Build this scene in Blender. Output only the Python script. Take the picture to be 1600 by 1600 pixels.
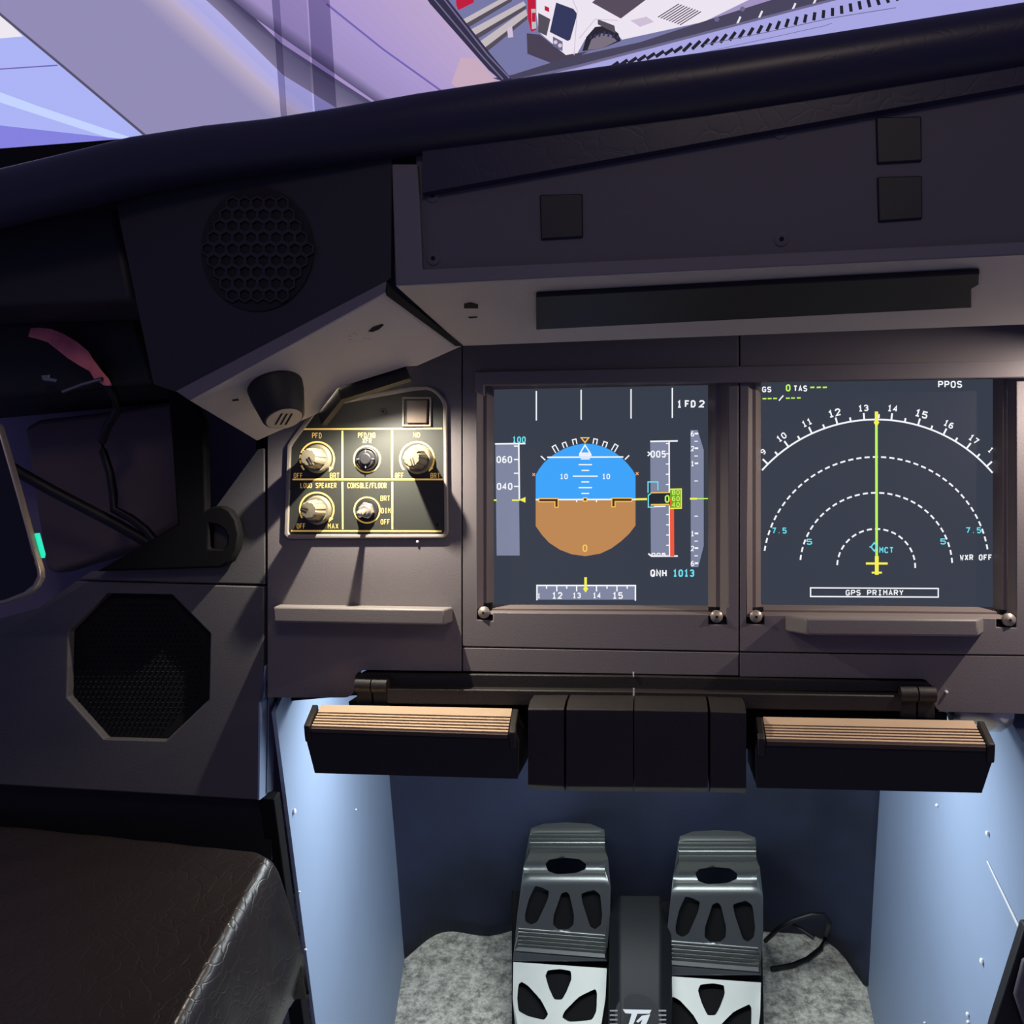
import bpy, bmesh, math, random
from mathutils import Vector, Matrix, geometry
random.seed(4)
for o in list(bpy.data.objects): bpy.data.objects.remove(o)
SC = bpy.context.scene
COL = SC.collection
R = math.radians

# ------------------------------------------------------------------ camera
# Place frame: the instrument panel leans back by TAU; u = right along it, v = up along it, w = out of it.
F0 = 1450.0
ZO = 0.79                      # height of the left display's centre above the floor
TAU, TH, PHI = R(16), R(9), R(0.25)
VAX = Vector((0, math.sin(TAU), math.cos(TAU)))
WAX = Vector((0, -math.cos(TAU), math.sin(TAU)))
UAX = Vector((1, 0, 0))
ORG = Vector((0, 0, ZO))
def uvw(u, v, w): return ORG + UAX*u + VAX*v + WAX*w
_s, _c = math.sin(TH), math.cos(TH)
FW = UAX*(-_s) - WAX*_c
_r0 = UAX*_c - WAX*_s
RT = _r0*math.cos(PHI) - VAX*math.sin(PHI)
UP = VAX*math.cos(PHI) + _r0*math.sin(PHI)
CAM = ORG - (FW*0.68 + RT*(139/F0*0.68) + UP*(24/F0*0.68))
cd = bpy.data.cameras.new('camera')
cam = bpy.data.objects.new('camera', cd); COL.objects.link(cam)
cd.sensor_width = 36; cd.lens = 36*F0/1600; cd.clip_start = 0.01
cam.matrix_world = Matrix.Translation(CAM) @ Matrix((RT, UP, -FW)).transposed().to_4x4()
SC.camera = cam

def ray(px, py): return FW + RT*((px-800)/F0) - UP*((py-800)/F0)
def hit(px, py, p0, n):
    d = ray(px, py); return CAM + d*((p0-CAM).dot(n)/d.dot(n))
def P(px, py, w=0.0): return hit(px, py, ORG + WAX*w, WAX)      # a point of the panel-parallel plane at offset w
def PZ(px, py, z=0.0): return hit(px, py, Vector((0,0,z)), Vector((0,0,1)))
def PY(px, py, y): return hit(px, py, Vector((0,y,0)), Vector((0,1,0)))

# ------------------------------------------------------------------ world, lamps, exposure
SC.view_settings.view_transform = 'Standard'; SC.view_settings.look = 'None'
SC.view_settings.exposure = 0; SC.view_settings.gamma = 1; SC.view_settings.use_curve_mapping = False
wd = bpy.data.worlds.new('cabin_dusk'); SC.world = wd; wd.use_nodes = True
bg = wd.node_tree.nodes['Background']; bg.inputs[0].default_value = (0.44, 0.43, 1.0, 1); bg.inputs[1].default_value = 0.145

def lamp(kind, loc, energy, color, target=None, size=0.002, angle=160, blend=0.3, sy=None, spread=None):
    d = bpy.data.lights.new(kind.lower()+'_light', kind); d.energy = energy; d.color = color
    if kind == 'AREA':
        d.size = size
        if sy: d.shape = 'RECTANGLE'; d.size_y = sy
        if spread: d.spread = R(spread)
    else: d.shadow_soft_size = size
    if kind == 'SPOT': d.spot_size = R(angle); d.spot_blend = blend
    o = bpy.data.objects.new(kind.lower()+'_light', d); COL.objects.link(o); o.location = loc
    if target is not None: o.rotation_euler = (target-loc).to_track_quat('-Z', 'Y').to_euler()
    return o
MAPL = P(577, 602, 0.041)
lamp('SPOT', MAPL, 3.9, (1.0, 0.90, 0.76), MAPL-VAX+WAX*.20, 0.0020, 180, 1.0)          # map light over the knob panel
MAPR = uvw(.368, .094, .055)
lamp('POINT', MAPR, 2.9, (1.0, 0.85, 0.76), None, 0.0025)   # its twin beyond the right display
lamp('AREA', uvw(0, -.13, -.14), 3.1, (0.86, 0.95, 1.0), uvw(0, -.13, -.14)+Vector((0, -.04, -.5)), .40, sy=.06)  # footwell strip
lamp('AREA', Vector((.25, -1.1, 2.0)), 2.0, (1.0, .80, .62), Vector((-.2, -.2, .6)), .25)        # dim warm dome light behind

# ------------------------------------------------------------------ materials
def lin(c):
    return tuple(((x/255)/12.92 if x/255 <= .04045 else ((x/255+.055)/1.055)**2.4) for x in c) + (1,)
MATS = {}
def mat(name, col, rough=.5, metal=0, emit=0, bump=0, bscale=200, var=0, vscale=6, ecol=None, spec=.5, coat=0):
    m = bpy.data.materials.new(name); m.use_nodes = True; nt = m.node_tree; b = nt.nodes['Principled BSDF']
    b.inputs['Base Color'].default_value = lin(col); b.inputs['Roughness'].default_value = rough
    b.inputs['Metallic'].default_value = metal; b.inputs['Specular IOR Level'].default_value = spec
    b.inputs['Coat Weight'].default_value = coat
    if emit:
        b.inputs['Emission Color'].default_value = lin(ecol or col); b.inputs['Emission Strength'].default_value = emit
    tc = nt.nodes.new('ShaderNodeTexCoord')
    if bump:
        n = nt.nodes.new('ShaderNodeTexNoise'); n.inputs['Scale'].default_value = bscale; n.inputs['Detail'].default_value = 4
        nt.links.new(tc.outputs['Object'], n.inputs['Vector'])
        bp = nt.nodes.new('ShaderNodeBump'); bp.inputs['Strength'].default_value = bump; bp.inputs['Distance'].default_value = .001
        nt.links.new(n.outputs['Fac'], bp.inputs['Height']); nt.links.new(bp.outputs['Normal'], b.inputs['Normal'])
    if var:
        n = nt.nodes.new('ShaderNodeTexNoise'); n.inputs['Scale'].default_value = vscale; n.inputs['Detail'].default_value = 5
        nt.links.new(tc.outputs['Object'], n.inputs['Vector'])
        rp = nt.nodes.new('ShaderNodeValToRGB'); c = lin(col)
        rp.color_ramp.elements[0].color = tuple(x*(1-var) for x in c[:3])+(1,); rp.color_ramp.elements[0].position = .35
        rp.color_ramp.elements[1].color = tuple(min(1, x*(1+var)) for x in c[:3])+(1,); rp.color_ramp.elements[1].position = .65
        nt.links.new(n.outputs['Fac'], rp.inputs['Fac']); nt.links.new(rp.outputs['Color'], b.inputs['Base Color'])
    MATS[name] = m; return m
def glow(name, col, k=1.0):          # self-lit picture elements of a screen
    return mat(name, (8,8,10), .35, emit=k, ecol=col, spec=.2)

mat('panel_paint', (116,110,111), .55, bump=.12, bscale=900, var=.05, vscale=8)
mat('hood_paint', (112,107,114), .6, bump=.12, bscale=900, var=.05, vscale=8)
mat('hood_paint_lit', (188,181,175), .6, bump=.12, bscale=900, var=.05, vscale=8)  # hood paint lightened: bounce light on the undersides put into the colour
mat('ledge_paint', (128,122,118), .5, bump=.1, bscale=900)
mat('bezel_paint', (122,111,106), .5, bump=.1, bscale=900)
mat('dark_paint', (86,82,92), .6, bump=.1, bscale=700)
mat('side_paint', (86,84,86), .6, bump=.12, bscale=800, var=.06)
mat('black', (20,20,23), .6, bump=.1, bscale=500)
mat('black_gap', (6,6,8), .9)
mat('black_matt', (7,7,9), .8, spec=.25)
mat('soft_black', (34,30,28), .55, bump=.2, bscale=900, var=.15, vscale=30)
mat('button_dark', (25,25,35), .5)
mat('grille_back', (22,21,26), .8)
mat('fascia_black', (38,37,46), .6, bump=.1, bscale=700)
mat('faceplate', (50,52,47), .55, bump=.06, bscale=900)
mat('rim_paint', (150,142,132), .5)
mat('legend', (255,214,120), .5, emit=.3, ecol=(255,205,100))
mat('knob_grey', (122,116,98), .42, bump=.05)
mat('knob_line', (60,54,46), .5)
mat('chrome', (205,198,185), .25, .75)
mat('steel', (150,150,150), .35, .9)
mat('brown_key', (104,88,76), .4)
mat('pad_beige', (196,170,140), .6, var=.06, vscale=20)
mat('pad_groove', (70,56,46), .7)
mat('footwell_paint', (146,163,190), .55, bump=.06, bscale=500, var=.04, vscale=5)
mat('white_chip', (235,235,235), .5)
mat('tape', (150,160,180), .25, .6, bump=.4, bscale=120)
mat('pink', (250,128,138), .7, var=.25, vscale=40)
mat('pocket', (92,78,82), .5, var=.12, vscale=5)
mat('bluish_lit_wall', (122,114,140), .7)  # bluish light on the side wall, put into its base colour
mat('phone_glass', (8,9,20), .08, spec=.6)
mat('phone_rim', (168,158,150), .3, .6)
glow('green_led', (40,235,190), 1.0)
mat('cushion_stitch', (30,28,30), .6)
mat('pedal_grey', (104,107,104), .30, .7, bump=.05)
mat('pedal_light', (158,160,154), .42, .3, var=.03, vscale=30)
mat('base_black', (12,13,15), .6, bump=.1)
mat('logo_white', (230,230,228), .4)
mat('cable', (14,14,18), .5)
mat('bolt', (170,160,148), .4, .5)

# leather: wrinkled, glossy
def leather(name, col, rough, k, sc):
    m = mat(name, col, rough); nt = m.node_tree; b = nt.nodes['Principled BSDF']
    tc = nt.nodes.new('ShaderNodeTexCoord')
    n1 = nt.nodes.new('ShaderNodeTexNoise'); n1.inputs['Scale'].default_value = 14; n1.inputs['Detail'].default_value = 3
    mx = nt.nodes.new('ShaderNodeVectorMath'); mx.operation = 'MULTIPLY_ADD'; mx.inputs[1].default_value = (.09,)*3
    v = nt.nodes.new('ShaderNodeTexVoronoi'); v.feature = 'DISTANCE_TO_EDGE'; v.inputs['Scale'].default_value = sc
    rp = nt.nodes.new('ShaderNodeValToRGB'); rp.color_ramp.elements[1].position = .07
    n2 = nt.nodes.new('ShaderNodeTexNoise'); n2.inputs['Scale'].default_value = 60; n2.inputs['Detail'].default_value = 6
    ad = nt.nodes.new('ShaderNodeMath'); ad.operation = 'MULTIPLY_ADD'; ad.inputs[1].default_value = .35
    bp = nt.nodes.new('ShaderNodeBump'); bp.inputs['Strength'].default_value = k; bp.inputs['Distance'].default_value = .002
    L = nt.links.new
    L(tc.outputs['Object'], n1.inputs['Vector']); L(n1.outputs['Color'], mx.inputs[0]); L(tc.outputs['Object'], mx.inputs[2])
    L(mx.outputs[0], v.inputs['Vector']); L(v.outputs['Distance'], rp.inputs['Fac']); L(tc.outputs['Object'], n2.inputs['Vector'])
    L(rp.outputs['Color'], ad.inputs[0]); L(n2.outputs['Fac'], ad.inputs[2]); L(ad.outputs[0], bp.inputs['Height'])
    L(bp.outputs['Normal'], b.inputs['Normal'])
leather('leather_hood', (42,40,62), .38, .04, 60)
leather('leather_cushion', (38,32,32), .33, .28, 75)
# carpet: mottled grey pile
m = mat('carpet', (150,150,142), .95, bump=1.0, bscale=260); nt = m.node_tree
n = nt.nodes.new('ShaderNodeTexNoise'); n.inputs['Scale'].default_value = 85; n.inputs['Detail'].default_value = 8; n.inputs['Roughness'].default_value = .75
rp = nt.nodes.new('ShaderNodeValToRGB'); rp.color_ramp.elements[0].position = .38; rp.color_ramp.elements[1].position = .62
rp.color_ramp.elements[0].color = lin((132,131,122)); rp.color_ramp.elements[1].color = lin((236,232,216))
nt.links.new(nt.nodes['Texture Coordinate'].outputs['Object'], n.inputs['Vector']); nt.links.new(n.outputs['Fac'], rp.inputs['Fac'])
nt.links.new(rp.outputs['Color'], nt.nodes['Principled BSDF'].inputs['Base Color'])
mat('drape_navy', (38,44,66), .8, bump=.3, bscale=300, var=.4, vscale=6)
# clear strip
m = bpy.data.materials.new('clear_acrylic'); m.use_nodes = True; MATS['clear_acrylic'] = m; nt = m.node_tree
for nm, tint in (('clear_acrylic', (.90,.89,.93)), ('acrylic_edge', (.70,.68,.76))):
    m = bpy.data.materials.new(nm); m.use_nodes = True; MATS[nm] = m; nt = m.node_tree
    nt.nodes.remove(nt.nodes['Principled BSDF'])
    t = nt.nodes.new('ShaderNodeBsdfTransparent'); t.inputs[0].default_value = tint+(1,)
    g = nt.nodes.new('ShaderNodeBsdfGlossy'); g.inputs['Roughness'].default_value = .15
    x = nt.nodes.new('ShaderNodeMixShader'); x.inputs[0].default_value = .04
    nt.links.new(t.outputs[0], x.inputs[1]); nt.links.new(g.outputs[0], x.inputs[2]); nt.links.new(x.outputs[0], nt.nodes['Material Output'].inputs[0])
for nm, c in dict(s_back=(56,61,74), s_tape=(128,134,160), s_sky=(62,164,250), s_earth=(190,136,84), s_white=(246,248,252), s_yellow=(245,240,90),
                  s_amber=(250,200,90), s_orange=(240,170,120), s_cyan=(110,225,240), s_green=(190,245,95), s_red=(240,90,60), s_brown=(80,44,26), s_dark=(38,42,50), s_olive=(120,160,30)).items():
    glow(nm, c)

# ------------------------------------------------------------------ mesh building
class MB:
    def __init__(s): s.v = []; s.f = []; s.m = []; s.mats = []; s.sm = []
    def mi(s, n):
        if n not in s.mats: s.mats.append(n)
        return s.mats.index(n)
    def add(s, vs, fs, mn, smooth=False):
        b = len(s.v); s.v += [Vector(q) for q in vs]; k = s.mi(mn)
        for f in fs: s.f.append([b+i for i in f]); s.m.append(k); s.sm.append(smooth)
        return s
    def poly(s, pts, mn): return s.add(pts, [range(len(pts))], mn)
    def prism(s, pts, vec, mn):
        n = len(pts)
        return s.add(list(pts)+[Vector(p)+vec for p in pts], [list(range(n)), list(range(2*n-1, n-1, -1))]+[[i, i+n, (i+1) % n+n, (i+1) % n] for i in range(n)], mn)
    def pp(s, px, wf, wb, mn):                       # outline on the plane at wf, extruded back to wb
        return s.prism([P(x, y, wf) for x, y in px], WAX*(wb-wf), mn)
    def loft(s, rings, mn, cap=True, closed=True, smooth=True, cap0=True):
        n = len(rings[0]); vs = [p for r in rings for p in r]; fs = []
        for k in range(len(rings)-1):
            for i in range(n if closed else n-1):
                j = (i+1) % n; fs.append([k*n+i, k*n+j, (k+1)*n+j, (k+1)*n+i])
        s.add(vs, fs, mn, smooth)
        if cap: s.poly(rings[-1], mn)
        if cap and cap0: s.poly(rings[0][::-1], mn)
        return s
    def tube(s, path, r, mn, n=12):
        rings = []; pts = [Vector(p) for p in path]; up0 = Vector((0.13, .2, .97))
        for i, p in enumerate(pts):
            t = (pts[min(i+1, len(pts)-1)]-pts[max(i-1, 0)]).normalized()
            a = t.cross(up0).normalized(); b = a.cross(t); rr = r[i] if isinstance(r, (list, tuple)) else r
            rings.append([p+(a*math.cos(q)+b*math.sin(q))*rr for q in [2*math.pi*k/n for k in range(n)]])
        return s.loft(rings, mn)
    def lathe(s, c, ax, prof, mn, n=32, smooth=True, wob=None):
        ax = Vector(ax).normalized(); a = ax.orthogonal().normalized(); b = ax.cross(a)
        rings = []
        for r, h in prof:
            rings.append([Vector(c)+ax*h+(a*math.cos(q)+b*math.sin(q))*(r*(wob(q) if wob else 1)) for q in [2*math.pi*k/n for k in range(n)]])
        return s.loft(rings, mn, smooth=smooth)
    def plate(s, outline, holes, fn, mn, t, step=None, sx=None):
        """outline with holes in 2D, fn(x, y, depth) -> 3D; t = thickness"""
        vs, es, loops = [], [], []
        for lp in [outline]+holes:
            b = len(vs); vs += [Vector(p) for p in lp]; es += [(b+i, b+(i+1) % len(lp)) for i in range(len(lp))]
        if step:
            xs = [p[0] for p in outline]; ys = [p[1] for p in outline]; x = min(xs)
            gx = sx or step
            while x < max(xs):
                y = min(ys)
                while y < max(ys):
                    q = Vector((x+.013, y+.017))
                    if inside(q, outline) and not any(inside(q, h) for h in holes): vs.append(q)
                    y += step
                x += gx
        V, E, Fc, _, _, _ = geometry.delaunay_2d_cdt(vs, es, [], 0, 1e-6)
        tri = []
        for f in Fc:
            c = sum((V[i] for i in f), Vector((0, 0)))/len(f)
            if inside(c, outline) and not any(inside(c, h) for h in holes): tri.append(list(f))
        n = len(V); top = [fn(p.x, p.y, 0) for p in V]; bot = [fn(p.x, p.y, t) for p in V]
        cnt = {}
        for f in tri:
            for i in range(3):
                a, b = f[i], f[(i+1) % 3]; cnt.setdefault((min(a, b), max(a, b)), []).append((a, b))
        side = [[b, a, a+n, b+n] for k, l in cnt.items() if len(l) == 1 for a, b in l]
        s.add(top+bot, tri+[[i+n for i in f[::-1]] for f in tri], mn, bool(step)); b0 = len(s.v)-2*n
        k = s.mi(mn)
        for f in side: s.f.append([b0+i for i in f]); s.m.append(k); s.sm.append(False)
        return s
    def build(s, name, parent=None, bevel=0, seg=2, angle=35, org=None):
        me = bpy.data.meshes.new(name)
        po = parent_loc(parent)
        lo = Vector([min(v[i] for v in s.v) for i in range(3)]); hi = Vector([max(v[i] for v in s.v) for i in range(3)])
        c = org if org is not None else Vector(((lo.x+hi.x)/2, (lo.y+hi.y)/2, lo.z))
        me.from_pydata([v-c for v in s.v], [], s.f)
        for n in s.mats: me.materials.append(MATS[n])
        me.polygons.foreach_set('material_index', s.m); me.polygons.foreach_set('use_smooth', s.sm)
        bm = bmesh.new(); bm.from_mesh(me); bmesh.ops.recalc_face_normals(bm, faces=bm.faces); bm.to_mesh(me); bm.free()
        me.set_sharp_from_angle(angle=R(angle)); me.update()
        o = bpy.data.objects.new(name, me); COL.objects.link(o); o.location = c-po
        if parent: o.parent = parent
        if bevel:
            md = o.modifiers.new('bevel', 'BEVEL'); md.width = bevel; md.segments = seg; md.limit_method = 'ANGLE'; md.angle_limit = R(30)
        return o
def parent_loc(p):
    v = Vector((0, 0, 0))
    while p: v += p.location; p = p.parent
    return v
def inside(q, poly):
    c = False; n = len(poly); j = n-1
    for i in range(n):
        xi, yi = poly[i][0], poly[i][1]; xj, yj = poly[j][0], poly[j][1]
        if (yi > q[1]) != (yj > q[1]) and q[0] < (xj-xi)*(q[1]-yi)/(yj-yi)+xi: c = not c
        j = i
    return c
def tag(o, label, cat, group=None, kind=None):
    o['label'] = label; o['category'] = cat
    if group: o['group'] = group
    if kind: o['kind'] = kind
    return o
def thing(name, loc, label, cat, group=None):
    o = bpy.data.objects.new(name, None); COL.objects.link(o); o.location = loc; o.empty_display_size = .02
    return tag(o, label, cat, group)
def lab(o, t): o['label'] = t; return o
def struct(o): o['kind'] = 'structure'; return o
def circ(cx, cy, r, n=24, a0=0, a1=360, ry=None):
    full = abs(a1-a0) >= 360; k = n if full else n+1
    return [(cx+r*math.cos(R(a0+(a1-a0)*i/n)), cy+(ry or r)*math.sin(R(a0+(a1-a0)*i/n))) for i in range(k)]
def rrect(x0, y0, x1, y1, r, n=5):
    out = []
    for cx, cy, a in ((x1-r, y0+r, -90), (x1-r, y1-r, 0), (x0+r, y1-r, 90), (x0+r, y0+r, 180)):
        out += [(cx+r*math.cos(R(a+90*i/n)), cy+r*math.sin(R(a+90*i/n))) for i in range(n+1)]
    return out

# ---- flat markings: drawn on the plane at offset w (screen pictures, legends)
class Ink:
    def __init__(s, mb, w, st=4e-6): s.mb = mb; s.w = w; s.k = 0; s.st = st
    def fill(s, px, mn): s.k += 1; s.mb.poly([P(x, y, s.w+s.k*s.st) for x, y in px], mn)
    def line(s, px, wd, mn, closed=False):
        s.k += 1; w = s.w+s.k*s.st; n = len(px); pts = [Vector(p) for p in px]; L, Rr = [], []
        for i, p in enumerate(pts):
            a = pts[i-1] if (i > 0 or closed) else p; b = pts[(i+1) % n] if (i < n-1 or closed) else p
            d1 = (p-a).normalized() if (p-a).length > 0 else (b-p).normalized(); d2 = (b-p).normalized() if (b-p).length > 0 else d1
            t = (d1+d2).normalized() if (d1+d2).length > 1e-6 else d1; q = Vector((-t.y, t.x)); h = wd/2/max(.45, q.dot(Vector((-d1.y, d1.x))))
            L.append(p+q*h); Rr.append(p-q*h)
        for i in range(n if closed else n-1):
            j = (i+1) % n; s.mb.poly([P(p.x, p.y, w) for p in (L[i], L[j], Rr[j], Rr[i])], mn)
    def text(s, t, cx, cy, wpx, hpx, mn, rot=0, bold=.025, ref=None):
        # single-stroke characters
        if t:
            lg = mn == 'legend'; n = len(t); gf = .74 if lg else .76; adv = wpx/(n-1+gf); gw = adv*gf; st = .95 if lg else max(1.5, hpx*.19)+(bold-.03)*12; ca, sa = math.cos(R(rot)), math.sin(R(rot))
            for i, ch in enumerate(t):
                for ln in STROKE.get(ch, []):
                    q = []
                    for x, y in ln:
                        a = -wpx/2+i*adv+st*.4+(gw-st*.8)*x/4; b = -hpx/2+st*.4+(hpx-st*.8)*y/6; q.append((cx+a*ca-b*sa, cy+a*sa+b*ca))
                    s.line(q, st, mn); s.k -= 1
            s.k += 1; return
STROKE = {  # 4 wide, 6 high, y down
 '0': [[(1,0),(3,0),(4,1.2),(4,4.8),(3,6),(1,6),(0,4.8),(0,1.2),(1,0)]], '1': [[(.6,1.3),(2.1,0),(2.1,6)], [(.5,6),(3.7,6)]],
 '2': [[(0,1.2),(1,0),(3,0),(4,1.1),(4,2.2),(0,6),(4,6)]], '3': [[(0,.9),(1,0),(3,0),(4,1),(4,2.1),(3,2.9),(1.6,2.9)], [(3,2.9),(4,3.8),(4,5),(3,6),(1,6),(0,5.1)]],
 '4': [[(3,6),(3,0),(0,4.2),(4,4.2)]], '5': [[(4,0),(.3,0),(.1,2.6),(3,2.5),(4,3.4),(4,5),(3,6),(1,6),(0,5.2)]],
 '6': [[(3.6,.3),(2,0),(.9,.5),(0,2.4),(0,5),(1,6),(3,6),(4,5),(4,3.7),(3,2.7),(1,2.7),(0,3.6)]], '7': [[(0,0),(4,0),(1.6,6)]],
 '8': [[(1,0),(3,0),(4,.9),(4,2),(3,2.8),(1,2.8),(0,2),(0,.9),(1,0)], [(1,2.8),(3,2.8),(4,3.7),(4,5),(3,6),(1,6),(0,5),(0,3.7),(1,2.8)]],
 '9': [[(.5,5.8),(2,6),(3.2,5.4),(4,3.6),(4,1),(3,0),(1,0),(0,1),(0,2.3),(1,3.2),(3,3.2),(4,2.4)]],
 'A': [[(0,6),(2,0),(4,6)], [(.7,4.1),(3.3,4.1)]], 'C': [[(4,1),(3,0),(1,0),(0,1.2),(0,4.8),(1,6),(3,6),(4,5)]], 'D': [[(0,0),(2.6,0),(4,1.4),(4,4.6),(2.6,6),(0,6),(0,0)]],
 'F': [[(4,0),(0,0),(0,6)], [(0,2.9),(3.2,2.9)]], 'G': [[(4,1),(3,0),(1,0),(0,1.2),(0,4.8),(1,6),(3,6),(4,5),(4,3.3),(2.2,3.3)]], 'H': [[(0,0),(0,6)], [(4,0),(4,6)], [(0,3),(4,3)]],
 'I': [[(.6,0),(3.4,0)], [(2,0),(2,6)], [(.6,6),(3.4,6)]], 'M': [[(0,6),(0,0),(2,3),(4,0),(4,6)]], 'N': [[(0,6),(0,0),(4,6),(4,0)]], 'O': [[(1,0),(3,0),(4,1.2),(4,4.8),(3,6),(1,6),(0,4.8),(0,1.2),(1,0)]],
 'P': [[(0,6),(0,0),(3,0),(4,.9),(4,2.3),(3,3.2),(0,3.2)]], 'Q': [[(1,0),(3,0),(4,1.2),(4,4.8),(3,6),(1,6),(0,4.8),(0,1.2),(1,0)], [(2.2,4),(4,6.4)]], 'R': [[(0,6),(0,0),(3,0),(4,.9),(4,2.2),(3,3.1),(0,3.1)], [(2,3.1),(4,6)]],
 'S': [[(4,.9),(3,0),(1,0),(0,.9),(0,2),(1,2.8),(3,3.1),(4,3.9),(4,5),(3,6),(1,6),(0,5.1)]], 'T': [[(0,0),(4,0)], [(2,0),(2,6)]], 'W': [[(0,0),(.9,6),(2,2.6),(3.1,6),(4,0)]], 'X': [[(0,0),(4,6)], [(4,0),(0,6)]], 'Y': [[(0,0),(2,3),(4,0)], [(2,3),(2,6)]], '.': [[(1.6,5.7),(2.2,5.7)]],
 'B': [[(0,0),(3,0),(4,.8),(4,2),(3,2.8),(0,2.8)], [(3,2.8),(4,3.7),(4,5.1),(3,6),(0,6),(0,0)]], 'E': [[(4,0),(0,0),(0,6),(4,6)], [(0,2.9),(3.4,2.9)]], 'K': [[(0,0),(0,6)], [(4,0),(0,3.4)], [(1.4,2.5),(4,6)]], 'L': [[(0,0),(0,6),(4,6)]], 'U': [[(0,0),(0,4.8),(1,6),(3,6),(4,4.8),(4,0)]], '/': [[(.2,6.3),(3.8,-.3)]]}
# ================================================================== THE ROOM: footwell and cockpit wall
YB = CAM.y + 1.08                                     # far end of the footwell
Lf = PY(610, 1215, YB); Ln = P(428, 1096, -.004); Rf = PY(1372, 1240, YB); Rn = P(1600, 1125, -.004)
mb = MB(); mb.prism([Vector((-1.0, -1.2, 0)), Vector((1.0, -1.2, 0)), Vector((1.0, YB+.16, 0)), Vector((-1.0, YB+.16, 0))], Vector((0, 0, -.03)), 'carpet')
struct(mb.build('floor'))
def wall(name, a, b, out, z1):
    mb = MB(); q = [Vector((a.x, a.y, 0)), Vector((b.x, b.y, 0)), Vector((b.x, b.y, z1)), Vector((a.x, a.y, z1-.02))]
    mb.prism(q, out, 'footwell_paint'); return mb, q
dl = (Lf-Ln); dl.z = 0; dl.normalize(); nl = Vector((dl.y, -dl.x, 0))      # points into the footwell
dr = (Rf-Rn); dr.z = 0; dr.normalize(); nr = Vector((-dr.y, dr.x, 0))
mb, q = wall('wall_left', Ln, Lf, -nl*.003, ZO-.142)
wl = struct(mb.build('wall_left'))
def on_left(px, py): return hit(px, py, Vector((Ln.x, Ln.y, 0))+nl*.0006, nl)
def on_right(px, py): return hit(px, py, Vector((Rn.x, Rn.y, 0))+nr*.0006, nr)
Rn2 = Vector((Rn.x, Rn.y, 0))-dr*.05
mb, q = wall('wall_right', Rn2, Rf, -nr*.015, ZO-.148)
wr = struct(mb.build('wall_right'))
mb = MB()
for (x, y, s) in ((459, 1268, 5), (466, 1394, 2.2), (476, 1484, 2), (555, 1265, 2)):
    mb.lathe(on_left(x, y), nl, [(s*.00045, 0), (s*.0005, .0012), (s*.0002, .002)], 'white_chip', 10)
lab(mb.build('paint_blister', wl), 'tiny white blisters in the pale paint')
mb = MB()
for (x, y, s) in ((1465, 1258, 3), (1544, 1302, 4), (1535, 1502, 5), (1513, 1585, 4), (1514, 1597, 3), (1446, 1598, 2)):
    mb.lathe(on_right(x, y), nr, [(s*.00045, 0), (s*.0005, .0012), (s*.0002, .002)], 'white_chip', 10)
lab(mb.build('paint_blister', wr), 'tiny white blisters in the pale paint')
mb = MB(); mb.poly([on_right(1541, 1345), on_right(1543, 1345), on_right(1597, 1455), on_right(1594, 1458)], 'white_chip')
lab(mb.build('scratch', wr), 'long white scratch')
mb = MB(); mb.prism([Vector((-.6, YB+.10, 0)), Vector((.6, YB+.10, 0)), Vector((.6, YB+.10, 1.0)), Vector((-.6, YB+.10, 1.0))], Vector((0, .02, 0)), 'dark_paint')
struct(mb.build('wall_back'))
# navy drape hanging at the back, its hem lying in waves on the carpet
hem = [(600, 1512), (625, 1502), (640, 1488), (660, 1470), (680, 1456), (700, 1451), (725, 1454), (750, 1460), (775, 1459), (795, 1451), (830, 1445), (880, 1440), (930, 1445), (980, 1440),
       (1030, 1446), (1090, 1440), (1150, 1446), (1200, 1449), (1225, 1446), (1250, 1447), (1275, 1458), (1300, 1472), (1320, 1490), (1340, 1520), (1365, 1560)]
hp = [PZ(x, y, .002) for x, y in hem]
rings = []
for k in range(15):
    t = k/14; r = []
    for i, h in enumerate(hp):
        yy = YB-.006+.010*math.sin(i*1.15+2.0*t)*(.35+.65*(1-t)) ; zz = .95*t
        xx = hp[0].x+(hp[-1].x-hp[0].x)*i/(len(hp)-1)
        e = (1-t)**6; r.append(Vector((xx*(1-e)+h.x*e, min(yy*(1-e)+h.y*e, YB+.085), .002*(1-t)+zz)))
    rings.append(r)
mb = MB(); mb.loft(rings, 'drape_navy', cap=False, closed=False)
o = mb.build('fabric_drape', angle=80); md = o.modifiers.new('s', 'SUBSURF'); md.levels = md.render_levels = 1
md = o.modifiers.new('t', 'SOLIDIFY'); md.thickness = .003; md.offset = 1
tag(o, 'navy fabric drape hanging behind the rudder pedals, wavy hem on the carpet', 'drape')
# cockpit side wall far left, behind the pocket and cables
mb = MB(); mb.prism([uvw(-.9, -.30, -.13), uvw(-.275, -.30, -.13), uvw(-.275, .16, -.13), uvw(-.9, .16, -.13)], WAX*-.02, 'bluish_lit_wall')
struct(mb.build('wall_outer'))

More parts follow.
